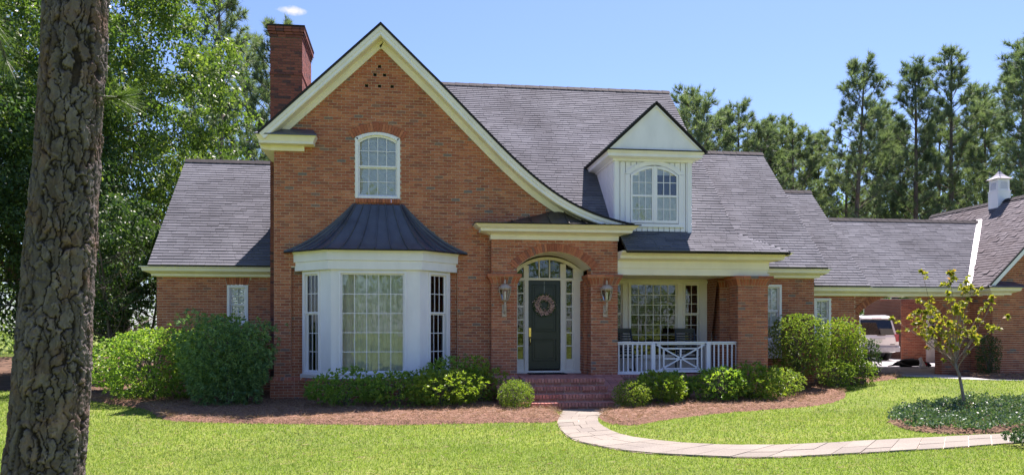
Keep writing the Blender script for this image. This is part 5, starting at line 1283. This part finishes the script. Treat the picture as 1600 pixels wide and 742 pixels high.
def shrub(name, label, cat, loc, rx, ry, h, tips, per, L, Wd, mat, group=None, spread=.75, z0=.05, seed=1, stems=5, stem_r=.012, amp=.38, boxy=1., flat=0.):
    rng = np.random.default_rng(seed); t = thing(name, label, cat, (loc[0], loc[1], gz(*loc[:2])+(loc[2] if len(loc) > 2 else 0.)), 0, group)
    D = rand_dirs(tips, rng); rad = lumps(D, rng, 16, amp, 10)*np.clip(rng.beta(4, 1.0, tips), .3, 1)*np.where(rng.uniform(size=tips) < .06, rng.uniform(1., 1.18, tips), 1)
    Dn = D/np.maximum(1e-6, (np.abs(D)**(2*boxy)).sum(1, keepdims=True)**(1/(2*boxy))) if boxy != 1 else D
    P = Dn*rad[:, None]*np.array([rx, ry, (h-z0)/2])+np.array([0, 0, z0+(h-z0)/2]); P[:, 2] = np.maximum(P[:, 2], .03)
    A = D*np.array([1, 1, .6])+np.array([0, 0, .55]); 
    if flat: A = D*np.array([1, 1, .15])+rng.normal(size=D.shape)*np.array([.4, .4, .1])
    V, F = whorl_leaves(P, A, per, L, Wd, spread, rng)
    tone = np.repeat(np.clip(rng.normal(.45, .2, tips), 0, .999), per); np_mesh('foliage', V, F, mat, t, np.clip(tone+rng.normal(0, .08, len(F)), 0, .999), kind='stuff')
    mb = MB()
    for k in range(stems):
        a = rng.uniform(0, 6.28); b = rng.uniform(0, 6.28); q = rng.uniform(.2, .75)
        p1 = Vector((math.cos(a)*rx*q*.3, math.sin(a)*ry*q*.3, h*.35)); p2 = Vector((math.cos(a)*rx*q, math.sin(a)*ry*q, h*.78))
        mb.tube([(math.cos(b)*.07, math.sin(b)*.07, -.03), p1, p2], [stem_r*1.4, stem_r, stem_r*.4], 5)
        for e in range(3):
            p3 = p1.lerp(p2, rng.uniform(.1, .8)); mb.tube([p3, p3+Vector((rng.normal()*rx*.4, rng.normal()*ry*.4, h*.22))], [stem_r*.5, stem_r*.2], 4)
    mb.build('stems', 'bark_far', t)
    return t
def limb(mb, p, d, r, L, depth, rng, tips, n=7, bend=.25):
    pts = [Vector(p)]; rr = [r]; d = Vector(d).normalized()
    for k in range(5):
        d = (d+Vector(rng.normal(size=3))*bend*.35+Vector((0, 0, .05))).normalized(); pts.append(pts[-1]+d*L/5); rr.append(r*(1-.55*(k+1)/5))
    mb.tube(pts, rr, n if depth else 5, cap=False)
    if depth == 0: tips.append((pts[-1], d)); tips.append((pts[3], d)); return
    for k in range(int(rng.integers(3, 5))):
        i = int(rng.integers(2, 6)); nd = (d*.6+Vector(rng.normal(size=3))*.75+Vector((0, 0, .2))).normalized()
        limb(mb, pts[i], nd, rr[i]*.62, L*rng.uniform(.55, .78), depth-1, rng, tips, n)
def broadleaf(name, label, loc, h, cb, cr, seed, clumps=320, per=110, leaf=.17, mat='leaf_broad', trunk_r=.2, group=None, tone=(.40, .30), trunks=1):
    """tree: trunk and limbs, crown of leaf clumps with gaps"""
    rng = np.random.default_rng(seed); t = thing(name, label, 'tree', (*loc, gz(*loc)-.05), 0, group); mb = MB(); tips = []
    for q in range(trunks):
        ax = rng.normal(size=2)*(.12 if trunks > 1 else .0); pts = [Vector((ax[0]*3, ax[1]*3, 0))]; rr = [trunk_r*1.25]
        n_ = 9; lean = rng.normal(size=2)*(.06 if trunks == 1 else .16)
        for k in range(n_):
            pts.append(pts[-1]+Vector((lean[0]+rng.normal()*.05, lean[1]+rng.normal()*.05, 1)).normalized()*(h*.85/n_)); rr.append(trunk_r*(1-.85*(k+1)/n_))
        mb.tube(pts, rr, 9, cap=False)
        for k in range(2, n_+1):
            if pts[k].z < cb*.8: continue
            for j in range(3):
                a = rng.uniform(0, 6.28); f = min(1, max(.25, 1-(pts[k].z-cb)/(h-cb))); limb(mb, pts[k], (math.cos(a), math.sin(a), .35), rr[k]*.55, cr*.62*f+.3, 1, rng, tips)
    mb.build('trunk', 'bark_far', t, smooth=True)
    D = rand_dirs(clumps, rng); rad = rng.beta(2.6, 1.1, clumps)*lumps(D, rng, 14, .35, 8); hh = (h-cb)/2
    C = D*rad[:, None]*np.array([cr, cr, hh])+np.array([0, 0, cb+hh])
    C[:, :2] *= (1-.35*np.clip((C[:, 2:3]-cb)/(h-cb)-.55, 0, 1)*1.2)
    sz = rng.uniform(.28, .72, clumps)*min(1, cr/3.2); n = clumps*per
    P = np.repeat(C, per, 0)+rng.normal(size=(n, 3))*np.repeat(sz, per)[:, None]*np.array([.62, .62, .42])
    A = rng.normal(size=(n, 3))+np.array([0, 0, -.25]); V, F = leaf_quads(P, A, leaf*rng.uniform(.6, 1.2, n), leaf*.55*rng.uniform(.7, 1.2, n), rng)
    tn = np.repeat(np.clip(rng.normal(tone[0], tone[1], clumps), 0, .99), per)+rng.normal(0, .1, n)
    np_mesh('crown', V, F, mat, t, np.clip(tn, 0, .999), kind='stuff')
    return t
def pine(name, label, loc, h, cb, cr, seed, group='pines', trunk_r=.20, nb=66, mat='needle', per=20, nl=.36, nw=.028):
    rng = np.random.default_rng(seed); t = thing(name, label, 'tree', (*loc, -.05), 0, group); mb = MB()
    lean = rng.normal(size=2)*.012; pts = [Vector((lean[0]*z+math.sin(z*.3+seed)*.06, lean[1]*z, z)) for z in np.linspace(0, h, 14)]; rr = [trunk_r*(1-.92*k/13)**.8 for k in range(14)]
    mb.tube(pts, rr, 8, cap=False); T = []; TA = []
    for k in range(nb):
        f = (k+rng.uniform(0, 1))/nb; z = cb+(h-cb)*f**.9; a = k*2.399+rng.normal()*.3
        prof = (math.sin(math.pi*min(1, (f*.80+.16)))**.7)*(1-.2*f); L = cr*max(.12, prof)*rng.uniform(.65, 1.15)
        p = Vector((lean[0]*z, lean[1]*z, z)); d = Vector((math.cos(a), math.sin(a), .18+.55*f)).normalized(); q = [p]
        for s in range(4): d = (d+Vector((0, 0, .12))+Vector(rng.normal(size=3))*.10).normalized(); q.append(q[-1]+d*L/4)
        mb.tube(q, [.035*(1-f*.6), .028*(1-f*.6), .02, .014, .006], 4, cap=False)
        for s in range(int(5+9*L/cr)):
            u = rng.uniform(.35, 1.); i = min(3, int(u*4)); b = q[i].lerp(q[i+1], u*4-i); sd = (d*.7+Vector(rng.normal(size=3))*.7+Vector((0, 0, .5))).normalized(); l = rng.uniform(.15, .55)*(1.1-u*.4)
            e = b+sd*l; mb.tube([b, e], [.009, .005], 3, cap=False)
            for w in (.55, 1.): T.append(b.lerp(e, w)); TA.append(sd)
        T.append(q[-1]); TA.append(d)
    for s in range(10): T.append(pts[-1]-Vector((0, 0, s*.14))); TA.append(Vector((rng.normal()*.4, rng.normal()*.4, 1)))
    mb.build('trunk', 'bark_far', t)
    T = np.array([tuple(q) for q in T]); TA = np.array([tuple(q) for q in TA]); n = len(T)*per
    A = np.repeat(unit(TA), per, 0)+rng.normal(size=(n, 3))*.62+np.array([0, 0, .12]); V, F = needle_tris(np.repeat(T, per, 0), A, nl*rng.uniform(.7, 1.15, n), nw, rng)
    np_mesh('needles', V, F, mat, t, np.clip(np.repeat(rng.normal(.45, .22, len(T)), per)+rng.normal(0, .1, n), 0, .999), kind='stuff')
    return t

# ------------------------------------------------------------------ woodland, pines and trees
PG = 'tall pines behind the house'
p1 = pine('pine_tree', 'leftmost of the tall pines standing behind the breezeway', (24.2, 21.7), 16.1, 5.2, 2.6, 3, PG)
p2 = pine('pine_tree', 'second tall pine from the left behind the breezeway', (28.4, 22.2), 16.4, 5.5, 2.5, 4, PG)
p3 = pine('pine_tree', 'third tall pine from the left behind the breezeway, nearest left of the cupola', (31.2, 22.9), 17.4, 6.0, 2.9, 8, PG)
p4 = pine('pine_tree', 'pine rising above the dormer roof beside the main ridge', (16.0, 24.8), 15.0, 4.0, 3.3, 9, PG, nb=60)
for src, loc, rz, sc, lb in ((p3, (33.1, 20.4), 1.2, (1.05, 1.05, .985), 'tall pine at the right edge of the picture above the cupola'),
    (p4, (18.8, 24.5), 2.1, .95, 'rounded pine peeking over the second roof ridge'), (p4, (23.2, 28.0), 4.0, .97, 'bushy pine over the low roof left of the tall pine row'),
    (p2, (29.4, 27.4), .8, .95, 'slender pine close on the right of the leftmost tall pine'), (p1, (36.6, 36.3), 2.5, 1.08, 'farthest pine glimpsed left of the second tall pine'),
    (p4, (28.2, 35.3), 5.0, 1.0, 'far bushy pine behind the end of the low roof'), (p2, (38.8, 31.0), 3.3, 1.1, 'far pine behind the white cupola'), (p1, (31.0, 16.6), 4.4, .93, 'pine cut by the right edge of the picture'),
    (p1, (-7.5, 23.8), 1.0, (1.05, 1.05, 1.09), 'narrow pine rising beside the brick chimney'), (p4, (-10.4, 33.), 2.9, 1.3, 'tall pine left of the chimney behind the left wing'),
    (p3, (-10.4, 28.2), 5.5, 1.25, 'tallest pine behind the left wing roof'), (p2, (-14.5, 42.), .4, 1.3, 'far pine seen through the left trees'), (p4, (21.0, 36.), .9, 1.0, 'far pine between dormer roof and tall pine row'),
    (p3, (-18.5, 23.5), 3.0, 1.15, 'tall pine behind the foreground trunk at the far left')):
    copy_thing(src, (*loc, -.05), rz, sc, lb)
for k, (loc, h_, lb) in enumerate((((15.2, 20.9), 13.7, 'dense pine whose crown touches the right slope of the dormer roof'), ((18.5, 25.9), 14.4, 'pine crown in the gap right of the dormer peak'), ((18.9, 21.8), 12.6, 'lower pine crown above the end of the second ridge'),
    ((21.4, 26.1), 13.8, 'pine over the second roof rake, left of the low third ridge'), ((22.0, 24.0), 13.0, 'pine directly above the low third ridge'), ((25.4, 27.6), 13.6, 'pine filling the gap left of the leftmost tall breezeway pine'),
    ((25.3, 24.2), 11.6, 'short pine at the foot of the tall breezeway pine'), ((29.1, 25.2), 13.6, 'mid height pine just left of the second tall pine'), ((32.7, 26.7), 15.0, 'set back pine between the second and third tall pines'), ((34.4, 24.5), 15.0, 'set back pine directly behind the cupola finial'))):
    src = (p4, p2, p4, p1, p4, p2, p4, p4, p1, p2)[k]; hs = (15.0, 16.4, 15.0, 16.1, 15.0, 16.4, 15.0, 15.0, 16.1, 16.4)[k]; sc_ = h_/hs
    copy_thing(src, (*loc, -.05), k*1.7+.3, (sc_*1.12, sc_*1.12, sc_), lb)
TG = 'broadleaf trees left of the house'
b1 = broadleaf('oak_tree', 'large bright broadleaf tree overhanging the left wing roof', (-10.3, 11.6), 16.5, 3.4, 4.2, 21, 360, 130, .17, trunk_r=.24, group=TG)
b2 = copy_thing(b1, (-14.8, 13.5, -.05), 2.2, 1.05, 'large broadleaf tree just right behind the foreground pine trunk')
b4 = broadleaf('oak_tree', 'dark broadleaf tree at the left edge behind the trunk', (-14.6, 7.6), 11.5, 1.6, 3.4, 23, 330, 110, .15, 'leaf_dark', .16, TG)
b5 = copy_thing(b4, (-18.5, 11.0, -.05), 1.3, 1.2, 'dark tree furthest left, cut by the picture edge')
b6 = broadleaf('crape_myrtle', 'multi stemmed small tree with dark glossy leaves left of the big shrub', (-8.25, 4.3), 5.6, 1.5, 1.55, 25, 170, 95, .11, 'leaf_dark', .05, TG, trunks=4)
b7 = copy_thing(b1, (-9.2, 17.5, -.05), 4.1, .62, 'smaller leafy tree directly behind the left wing ridge')
b8 = copy_thing(b4, (-11.0, 8.4, -.05), 3.7, .72, 'mid sized dark tree under the large bright tree')
# grey trunk glimpsed at the corner of the wing
def wood_mass(name, spots, leaf, per, seed, mat='leaf_far', label=None):
    rng = np.random.default_rng(seed); C = np.array(spots); n = len(C)*per
    P = np.repeat(C[:, :3], per, 0)+rng.normal(size=(n, 3))*np.repeat(C[:, 3], per)[:, None]*np.array([.55, .55, .5]); P[:, 2] = np.abs(P[:, 2])
    V, F = leaf_quads(P, rng.normal(size=(n, 3)), leaf*rng.uniform(.6, 1.3, n), leaf*.6, rng)
    o = np_mesh(name, V, F, mat, None, np.clip(np.repeat(rng.normal(.45, .25, len(C)), per)+rng.normal(0, .1, n), 0, .999)); return tag(o, label, 'woodland', kind='stuff')
rng = np.random.default_rng(40); sp = []
for k in range(230):
    x = rng.uniform(10, 66); y = rng.uniform(30, 46)+max(0, (x-40)*.1); sp.append((x, y, rng.uniform(2, 12.5), rng.uniform(1.4, 2.3)))
for k in range(120):
    x = rng.uniform(-52, -4); y = rng.uniform(28, 46); sp.append((x, y, rng.uniform(.5, 11), rng.uniform(1.7, 2.9)))
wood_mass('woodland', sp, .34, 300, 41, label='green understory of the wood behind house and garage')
sp = []
for k in range(170):
    x = rng.uniform(-70, 70); y = -rng.uniform(46, 62)-abs(x)*.05; sp.append((x, y, rng.uniform(.5, 15)*rng.uniform(.5, 1), rng.uniform(2., 3.4)))
wood_mass('woodland', sp, .6, 130, 42, label='wood across the lawn mirrored in the window panes')
rng = np.random.default_rng(44)
for i in range(7):
    x, y = ((-21, 18), (-24, 12), (-13, 21), (-6, 33), (20, 33), (35, 38), (44, 33))[i]
    pass

# ------------------------------------------------------------------ foreground pine
fp = thing('pine_tree', 'thick pine trunk with flaky bark in the left foreground', 'tree', (-2.52, -13.74, 0))
rng = np.random.default_rng(50); NA, NZ = 300, 700
th_ = np.linspace(0, 2*np.pi, NA, endpoint=False); zz_ = np.concatenate([np.linspace(-.1, 4.6, NZ-20), np.linspace(4.8, 15, 20)])
TH, ZZ = np.meshgrid(th_, zz_); th = TH.ravel(); z = ZZ.ravel()
rbase = np.interp(z, [-.1, .3, .78, 1.6, 2.4, 4.0, 8, 15], [.33, .268, .236, .222, .210, .193, .17, .09])
cxz = np.interp(z, [-.1, .78, 2.4, 4.0, 6, 15], [-.02, .065, .175, .275, .36, .55])
PER = 2*np.pi*.24
def vn(u, v, s_, seed):
    """value noise, periodic round the trunk"""
    nu = max(2, int(round(PER/s_))); r = np.random.default_rng(seed).uniform(-1, 1, (nu, 64)); a = (u/PER*nu) % nu; b = (v/s_) % 64
    i0 = a.astype(int) % nu; j0 = b.astype(int) % 64; fa = a-np.floor(a); fb = b-np.floor(b); fa = fa*fa*(3-2*fa); fb = fb*fb*(3-2*fb); i1 = (i0+1) % nu; j1 = (j0+1) % 64
    return (r[i0, j0]*(1-fa)+r[i1, j0]*fa)*(1-fb)+(r[i0, j1]*(1-fa)+r[i1, j1]*fa)*fb
def cells(u, v, n, asp, win, seed):
    r = np.random.default_rng(seed); su = r.uniform(0, PER, n); sv = r.uniform(-.3, 4.9, n); wt = r.uniform(.8, 1.25, n)
    d1 = np.full(len(u), 9.); d2 = np.full(len(u), 9.); idx = np.zeros(len(u), int)
    order = np.argsort(v, kind='stable'); vs = v[order]
    for i in range(n):
        a, b = np.searchsorted(vs, [sv[i]-win, sv[i]+win]); m_ = order[a:b]
        du = np.abs(u[m_]-su[i]) % PER; du = np.minimum(du, PER-du); dd_ = np.hypot(du, (v[m_]-sv[i])*asp)*wt[i]; c1 = d1[m_]; c2 = d2[m_]; cl_ = dd_ < c1
        d2[m_] = np.where(cl_, c1, np.minimum(c2, dd_)); ii = idx[m_]; ii[cl_] = i; idx[m_] = ii; d1[m_] = np.minimum(c1, dd_)
    return d1, d2, idx
u0_ = th*.24; wu = vn(u0_, z, .09, 1)*.026+vn(u0_, z, .03, 2)*.013+vn(u0_, z, .012, 3)*.007; wv = vn(u0_, z, .12, 4)*.06+vn(u0_, z, .035, 5)*.03+vn(u0_, z, .013, 6)*.012
d1, d2, idx = cells((u0_+wu) % PER, z+wv, 820, .34, .34, 51)
far = d2 > 8; edge = np.clip((d2-d1)/.0075, 0, 1); edge = np.where(far, .8, edge*edge*(3-2*edge))
e1, e2, idf = cells((u0_+wu*1.5) % PER, z+wv*1.3, 3200, .62, .12, 52); fl = np.random.default_rng(53).uniform(0, 1, 3200)[idf]; fe = np.clip((e2-e1)/.006, 0, 1)
pl_ = np.random.default_rng(54).uniform(-1, 1, 820)[idx]
rad = rbase-.014+edge*(.017+.005*pl_+.010*np.floor(fl*4)/4)-(1-fe)*edge*.004+vn(u0_, z, .02, 7)*.002+vn(u0_, z, .009, 9)*.0018+vn(u0_, z, .4, 8)*.010
V = np.stack([cxz+rad*np.cos(th), rad*np.sin(th), z], 1)
ia = np.arange(NA); jb = np.arange(NZ-1)[:, None]*NA; F = np.stack([jb+ia, jb+(ia+1) % NA, jb+NA+(ia+1) % NA, jb+NA+ia], -1).reshape(-1, 4)
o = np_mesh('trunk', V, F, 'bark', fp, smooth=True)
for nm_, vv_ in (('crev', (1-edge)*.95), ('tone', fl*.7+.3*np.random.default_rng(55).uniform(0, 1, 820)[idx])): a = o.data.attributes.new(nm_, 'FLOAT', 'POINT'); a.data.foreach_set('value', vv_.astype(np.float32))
bm = MB(); tuf = []
for pts in ([(.05, .05, 4.35), (-.35, .0, 4.05), (-.62, -.05, 3.98), (-.95, -.1, 4.0)], [(-.35, 0, 4.05), (-.30, .05, 3.86), (-.22, .08, 3.62)], [(-.62, -.05, 3.98), (-.55, .1, 3.78), (-.42, .1, 3.6)], [(.42, .05, 3.36), (.50, .04, 3.37), (.55, .02, 3.37)]):
    bm.tube(pts, [.016, .013, .010, .008][:len(pts)], 6); q = [Vector(p) for p in pts]
    for k in range(1, len(q)):
        for w in (.3, .65, 1.): tuf.append((q[k-1].lerp(q[k], w), (q[k]-q[k-1]).normalized()))
bm.build('branch', 'bark', fp)
T = np.array([tuple(q[0]) for q in tuf]); A = np.array([tuple(q[1]) for q in tuf]); T[-3:] = T[-3:]*1.; per = 46; n = len(T)*per
Ar = np.repeat(A, per, 0)*.8+rng.normal(size=(n, 3))*.55+np.array([0, 0, -.15]); keep = np.ones(n, bool); keep[-3*per:-2*per] = False
V, F = needle_tris(np.repeat(T, per, 0)[keep], Ar[keep], .24*rng.uniform(.7, 1.1, keep.sum()), .0035, rng)
np_mesh('needles', V, F, 'needle_near', fp, rng.uniform(0, 1, len(F)), kind='stuff')

# ------------------------------------------------------------------ shrubs
BG = 'whorled shrubs under the bay window'
shrub('shrub', 'dark green whorled shrub under the left of the bay window', 'shrub', (-1.45, -1.85), .85, .62, .76, 620, 8, .085, .028, 'leaf_shrub', BG, .7, .12, 61)
shrub('shrub', 'green whorled shrub under the centre of the bay window', 'shrub', (-.25, -1.95), .80, .62, .80, 620, 8, .085, .028, 'leaf_shrub', BG, .7, .12, 62)
shrub('shrub', 'tall green shrub against the brick between bay and portico', 'shrub', (.95, -1.25), .72, .55, 1.08, 560, 8, .085, .028, 'leaf_shrub', BG, .7, .12, 63)
shrub('shrub', 'sunlit lime green shrub in front right of the bay window', 'shrub', (.75, -2.25), .82, .62, .84, 640, 8, .085, .03, 'leaf_lime', BG, .7, .12, 64)
shrub('shrub', 'lime green shrub touching the portico brick pier', 'shrub', (1.6, -1.25), .55, .5, 1.0, 420, 8, .085, .03, 'leaf_lime', BG, .7, .12, 65)
BX = 'round boxwoods flanking the steps'
shrub('boxwood', 'round clipped boxwood left of the brick steps', 'shrub', (2.22, -2.75), .38, .38, .68, 1500, 6, .034, .017, 'leaf_box', BX, .6, .03, 66, amp=.1)
shrub('boxwood', 'round clipped boxwood right of the brick steps', 'shrub', (4.74, -2.85), .40, .40, .66, 1500, 6, .034, .017, 'leaf_box', BX, .6, .03, 67, amp=.1)
PS = 'shrubs in front of the porch'
shrub('shrub', 'lime green low shrub beside the right boxwood', 'shrub', (5.55, -2.2), .62, .55, .74, 560, 8, .085, .03, 'leaf_lime', PS, .7, .1, 68)
shrub('shrub', 'dark shrub below the crossed railing panel', 'shrub', (6.15, -1.25), .60, .45, .72, 420, 8, .085, .028, 'leaf_shrub', PS, .7, .1, 69)
shrub('shrub', 'broad green shrub in front of the railing right end', 'shrub', (7.15, -1.75), .72, .58, .84, 620, 8, .085, .028, 'leaf_shrub', PS, .7, .1, 70)
shrub('shrub', 'green shrub in front of the right porch pillar', 'shrub', (8.15, -1.5), .70, .58, .88, 620, 8, .085, .03, 'leaf_lime', PS, .7, .1, 71)
shrub('shrub', 'small fine leaved shrub left of the tall stemmed shrub', 'shrub', (9.1, -.9), .55, .5, .80, 520, 7, .06, .022, 'leaf_box', PS, .7, .1, 72)
HG = 'hedge shrubs in front of the small right windows'
shrub('tall_shrub', 'tall square clipped shrub on bare stems right of the porch', 'shrub', (10.25, .45), .66, .62, 2.02, 2600, 7, .055, .022, 'leaf_box', HG, .65, .55, 73, stems=9, stem_r=.022, amp=.12, boxy=1.7)
shrub('tall_shrub', 'tall clipped shrub behind the square one, below the small window', 'shrub', (11.75, .95), .58, .5, 1.80, 2000, 7, .055, .022, 'leaf_lime', HG, .65, .35, 74, stems=7, stem_r=.02, amp=.12, boxy=1.6)
shrub('shrub', 'low pale leaved shrub behind the stemmed shrub', 'shrub', (11.25, .35), .45, .4, .80, 700, 7, .05, .02, 'leaf_box', HG, .7, .05, 75)
shrub('shrub', 'small yellowish shrub at the end of the hedge', 'shrub', (12.25, .75), .34, .32, .68, 520, 7, .045, .018, 'leaf_lime', HG, .7, .04, 76)
shrub('shrub', 'narrow dark clipped shrub in front of the parked car', 'shrub', (13.15, 1.95), .27, .27, 1.12, 900, 6, .045, .02, 'leaf_dark', HG, .65, .03, 77, boxy=1.6, amp=.08)
shrub('shrub', 'dark clipped shrub against the garage brick corner', 'shrub', (16.98, 2.05), .30, .28, 1.2, 900, 6, .045, .02, 'leaf_dark', HG, .65, .03, 78, boxy=1.6, amp=.08)
LG = 'large shrubs left of the house'
shrub('large_shrub', 'large rounded light green shrub left of the dark feathery one', 'shrub', (-6.0, .3), 1.35, 1.0, 1.75, 3000, 7, .075, .03, 'leaf_shrub', LG, .75, .10, 79, stems=10, stem_r=.025, amp=.4)
shrub('large_shrub', 'tall light shrub below the left wing window', 'shrub', (-4.55, .75), 1.05, .8, 2.0, 2200, 7, .075, .03, 'leaf_shrub', LG, .75, .15, 80, stems=8, stem_r=.025, amp=.4)
shrub('large_shrub', 'dark feathery evergreen shrub beside the brick corner', 'shrub', (-4.0, -1.15), .85, .75, 1.9, 2600, 11, .11, .020, 'leaf_conifer', LG, .55, .02, 81, stems=6, stem_r=.02, amp=.55, flat=1)
shrub('shrub', 'small dark bush at the lower right edge beyond the path', 'shrub', (9.35, -8.75), .45, .4, .30, 520, 7, .05, .024, 'leaf_cover', None, .7, .02, 82)

# ------------------------------------------------------------------ young tree in the lawn
yt = thing('young_tree', 'young yellow leaved tree leaning on a thin trunk in the right lawn', 'tree', (11.85, -3.75, gz(11.85, -3.75)))
rng = np.random.default_rng(90); mb = MB(); tr = [Vector((0, 0, 0)), Vector((-.05, 0, .35)), Vector((-.13, 0, .75)), Vector((-.22, .02, 1.0))]; mb.tube(tr, [.036, .032, .029, .027], 8); mb.build('trunk', 'bark_light', yt, smooth=True)
mb = MB(); T = []; TA = []
for k in range(26):
    a = k*2.4+rng.normal()*.3; sp_ = rng.uniform(.15, 1.0); st_ = tr[3] if k % 3 else tr[2].lerp(tr[3], rng.uniform(.3, 1)); L = rng.uniform(1.2, 2.25)*(1-.28*sp_); d = Vector((math.cos(a)*sp_*.95-.14, math.sin(a)*sp_*.8, 1.)).normalized(); q = [st_]
    for s in range(6): d = (d+Vector(rng.normal(size=3))*.10).normalized(); q.append(q[-1]+d*L/6)
    mb.tube(q, [.013, .011, .009, .007, .005, .004, .002], 5, cap=False)
    for s in range(9):
        u = rng.uniform(.35, 1); i = min(5, int(u*6)); b = q[i].lerp(q[i+1], u*6-i); sd_ = (d*.5+Vector(rng.normal(size=3))*.8).normalized(); e = b+sd_*rng.uniform(.05, .22); mb.tube([b, e], [.004, .002], 3, cap=False); T.append(e); TA.append(sd_)
    for s in range(3): T.append(q[-1]); TA.append(d)
mb.build('branches', 'bark_light', yt)
T = np.array([tuple(q) for q in T]); TA = np.array([tuple(q) for q in TA]); ok = rng.uniform(size=len(T)) < np.clip(.5+.55*(T[:, 2]-1.2)/1.6-.25*T[:, 0], .4, 1); T, TA = T[ok], TA[ok]
V, F = whorl_leaves(T, TA, 11, .09, .055, 1.1, rng); np_mesh('leaves', V, F, 'leaf_maple', yt, rng.uniform(0, 1, len(F)), kind='stuff')

# ------------------------------------------------------------------ ground cover, lawn blades, pine straw
def scatter(x0, x1, y0, y1, n, inside=(), outside=(), rng=None):
    x = rng.uniform(x0, x1, n); y = rng.uniform(y0, y1, n); k = np.ones(n, bool)
    if inside: k &= np.any([in_poly(x, y, q) for q in inside], axis=0)
    for q in outside: k &= ~in_poly(x, y, q)
    return x[k], y[k]
rng = np.random.default_rng(95)
x, y = scatter(8.4, 14.5, -7.5, -2.5, 34000, [COVER], (), rng); n = len(x); lump = .07+.06*np.sin(x*5+1)*np.sin(y*6)+.05*np.sin(x*13)*np.sin(y*11)
C = np.stack([x, y, gzv(x, y)+.03+np.maximum(.02, lump*rng.uniform(.4, 1.2, n)+.05)], 1); V, F = leaf_quads(C, rng.normal(size=(n, 3))+np.array([0, 0, .8]), .062*rng.uniform(.6, 1.2, n), .034, rng)
tag(np_mesh('ground_cover', V, F, 'leaf_cover', None, rng.uniform(0, 1, n)), 'low dark glossy ground cover round the young tree', 'ground cover', kind='stuff')
HOUSE_P = [(-6.6, 2.3), (-3.25, 2.3), (-3.25, -.1), (-2.6, -.1), (-1.9, -.85), (.3, -.85), (1.1, -.1), (1.95, -.3), (1.95, -2.45), (5.15, -2.6), (5.15, -.35), (9.15, -.35), (9.15, 1.5), (11.25, 1.5), (11.25, 2.3), (13, 2.3), (13, 3.2), (17.3, 3.2), (17.3, 9), (-6.6, 9)]
DRV = [(14.4, 3.2), (14.9, 2.2), (15.6, .9), (17.5, .2), (22, -.4), (60, -1), (60, 10), (14.4, 10)]
PATH_IN = [tuple(a*(.965)+b*.035) for a, b in [rows_at(t/50) for t in range(51)]]+[tuple(a*.035+b*.965) for a, b in [rows_at(t/50) for t in range(50, -1, -1)]]
OUT = [BED_L, BED_R, BED_G, PATH_IN, HOUSE_P, DRV, COVER, WOOD]
zones = [(-6.5, 9, -11.2, -7.5, 1900, .042, .0075), (-9, 13, -7.5, -3.5, 900, .045, .011), (-14, 22, -3.5, 3, 330, .05, .017), (-24, -6, 2, 9, 110, .06, .03), (12.5, 26, -9, -3.5, 350, .045, .015)]
VV = []; rr = []
for x0, x1, y0, y1, den, hh, wd in zones:
    n = int((x1-x0)*(y1-y0)*den); x, y = scatter(x0, x1, y0, y1, n, (), OUT, rng); n = len(x)
    pt = np.sin(x*.9+1.3*np.sin(y*.7))*np.sin(y*1.1+.8*np.sin(x*1.3))
    C = np.stack([x, y, gzv(x, y)], 1); A = rng.normal(size=(n, 3))*.55+np.array([0, 0, 1.]); A[:, 2] = np.abs(A[:, 2]); V, F = needle_tris(C, A, hh*rng.uniform(.5, 1.25, n), wd, rng)
    VV.append(V); pt2 = np.sin(x*2.3+2*np.sin(y*1.9))*np.sin(y*2.7+1.5*np.sin(x*2.1)); rr.append(np.clip(rng.normal(.45, .22, n)+.2*pt+.14*pt2+.55*np.exp(-((x+1.9)**2/1.6+(y+9.75)**2/.25))*rng.uniform(0, 1, n)+.4*np.exp(-((x-.3)**2/.5+(y+9.2)**2/.15))*rng.uniform(0, 1, n), 0, .999))
V = np.concatenate(VV); F = np.arange(len(V)).reshape(-1, 3); tag(np_mesh('lawn', V, F, 'grass_blade', None, np.concatenate(rr)), 'bright green mown lawn', 'lawn', kind='stuff')
VV = []
for poly, n in ((BED_L, 90000), (BED_R, 80000), (BED_G, 9000)):
    P = np.array(poly); x, y = scatter(*[P[:, 0].min(), P[:, 0].max(), P[:, 1].min()-.05, P[:, 1].max()], n, [poly], [HOUSE_P], rng); n = len(x)
    x = x+rng.normal(0, .03, n); y = y+rng.normal(0, .03, n)
    C = np.stack([x, y, gzv(x, y)+.075+rng.uniform(-.02, .05, n)], 1); A = rng.normal(size=(n, 3))*np.array([1, 1, .32])+np.array([0, 0, .08])
    V, _ = needle_tris(C, A, rng.uniform(.07, .17, n), .006, rng); VV.append(V)
x, y = scatter(-9, 13, -11, -2, 2600, (), OUT, rng); n = len(x); V, _ = needle_tris(np.stack([x, y, gzv(x, y)+.035], 1), rng.normal(size=(n, 3))*np.array([1, 1, .12]), rng.uniform(.07, .17, n), .006, rng); VV.append(V)
V = np.concatenate(VV); F = np.arange(len(V)).reshape(-1, 3); tag(np_mesh('pine_straw', V, F, 'straw', None, rng.uniform(0, 1, len(F))), 'loose reddish brown pine straw covering the beds', 'pine straw', kind='stuff')
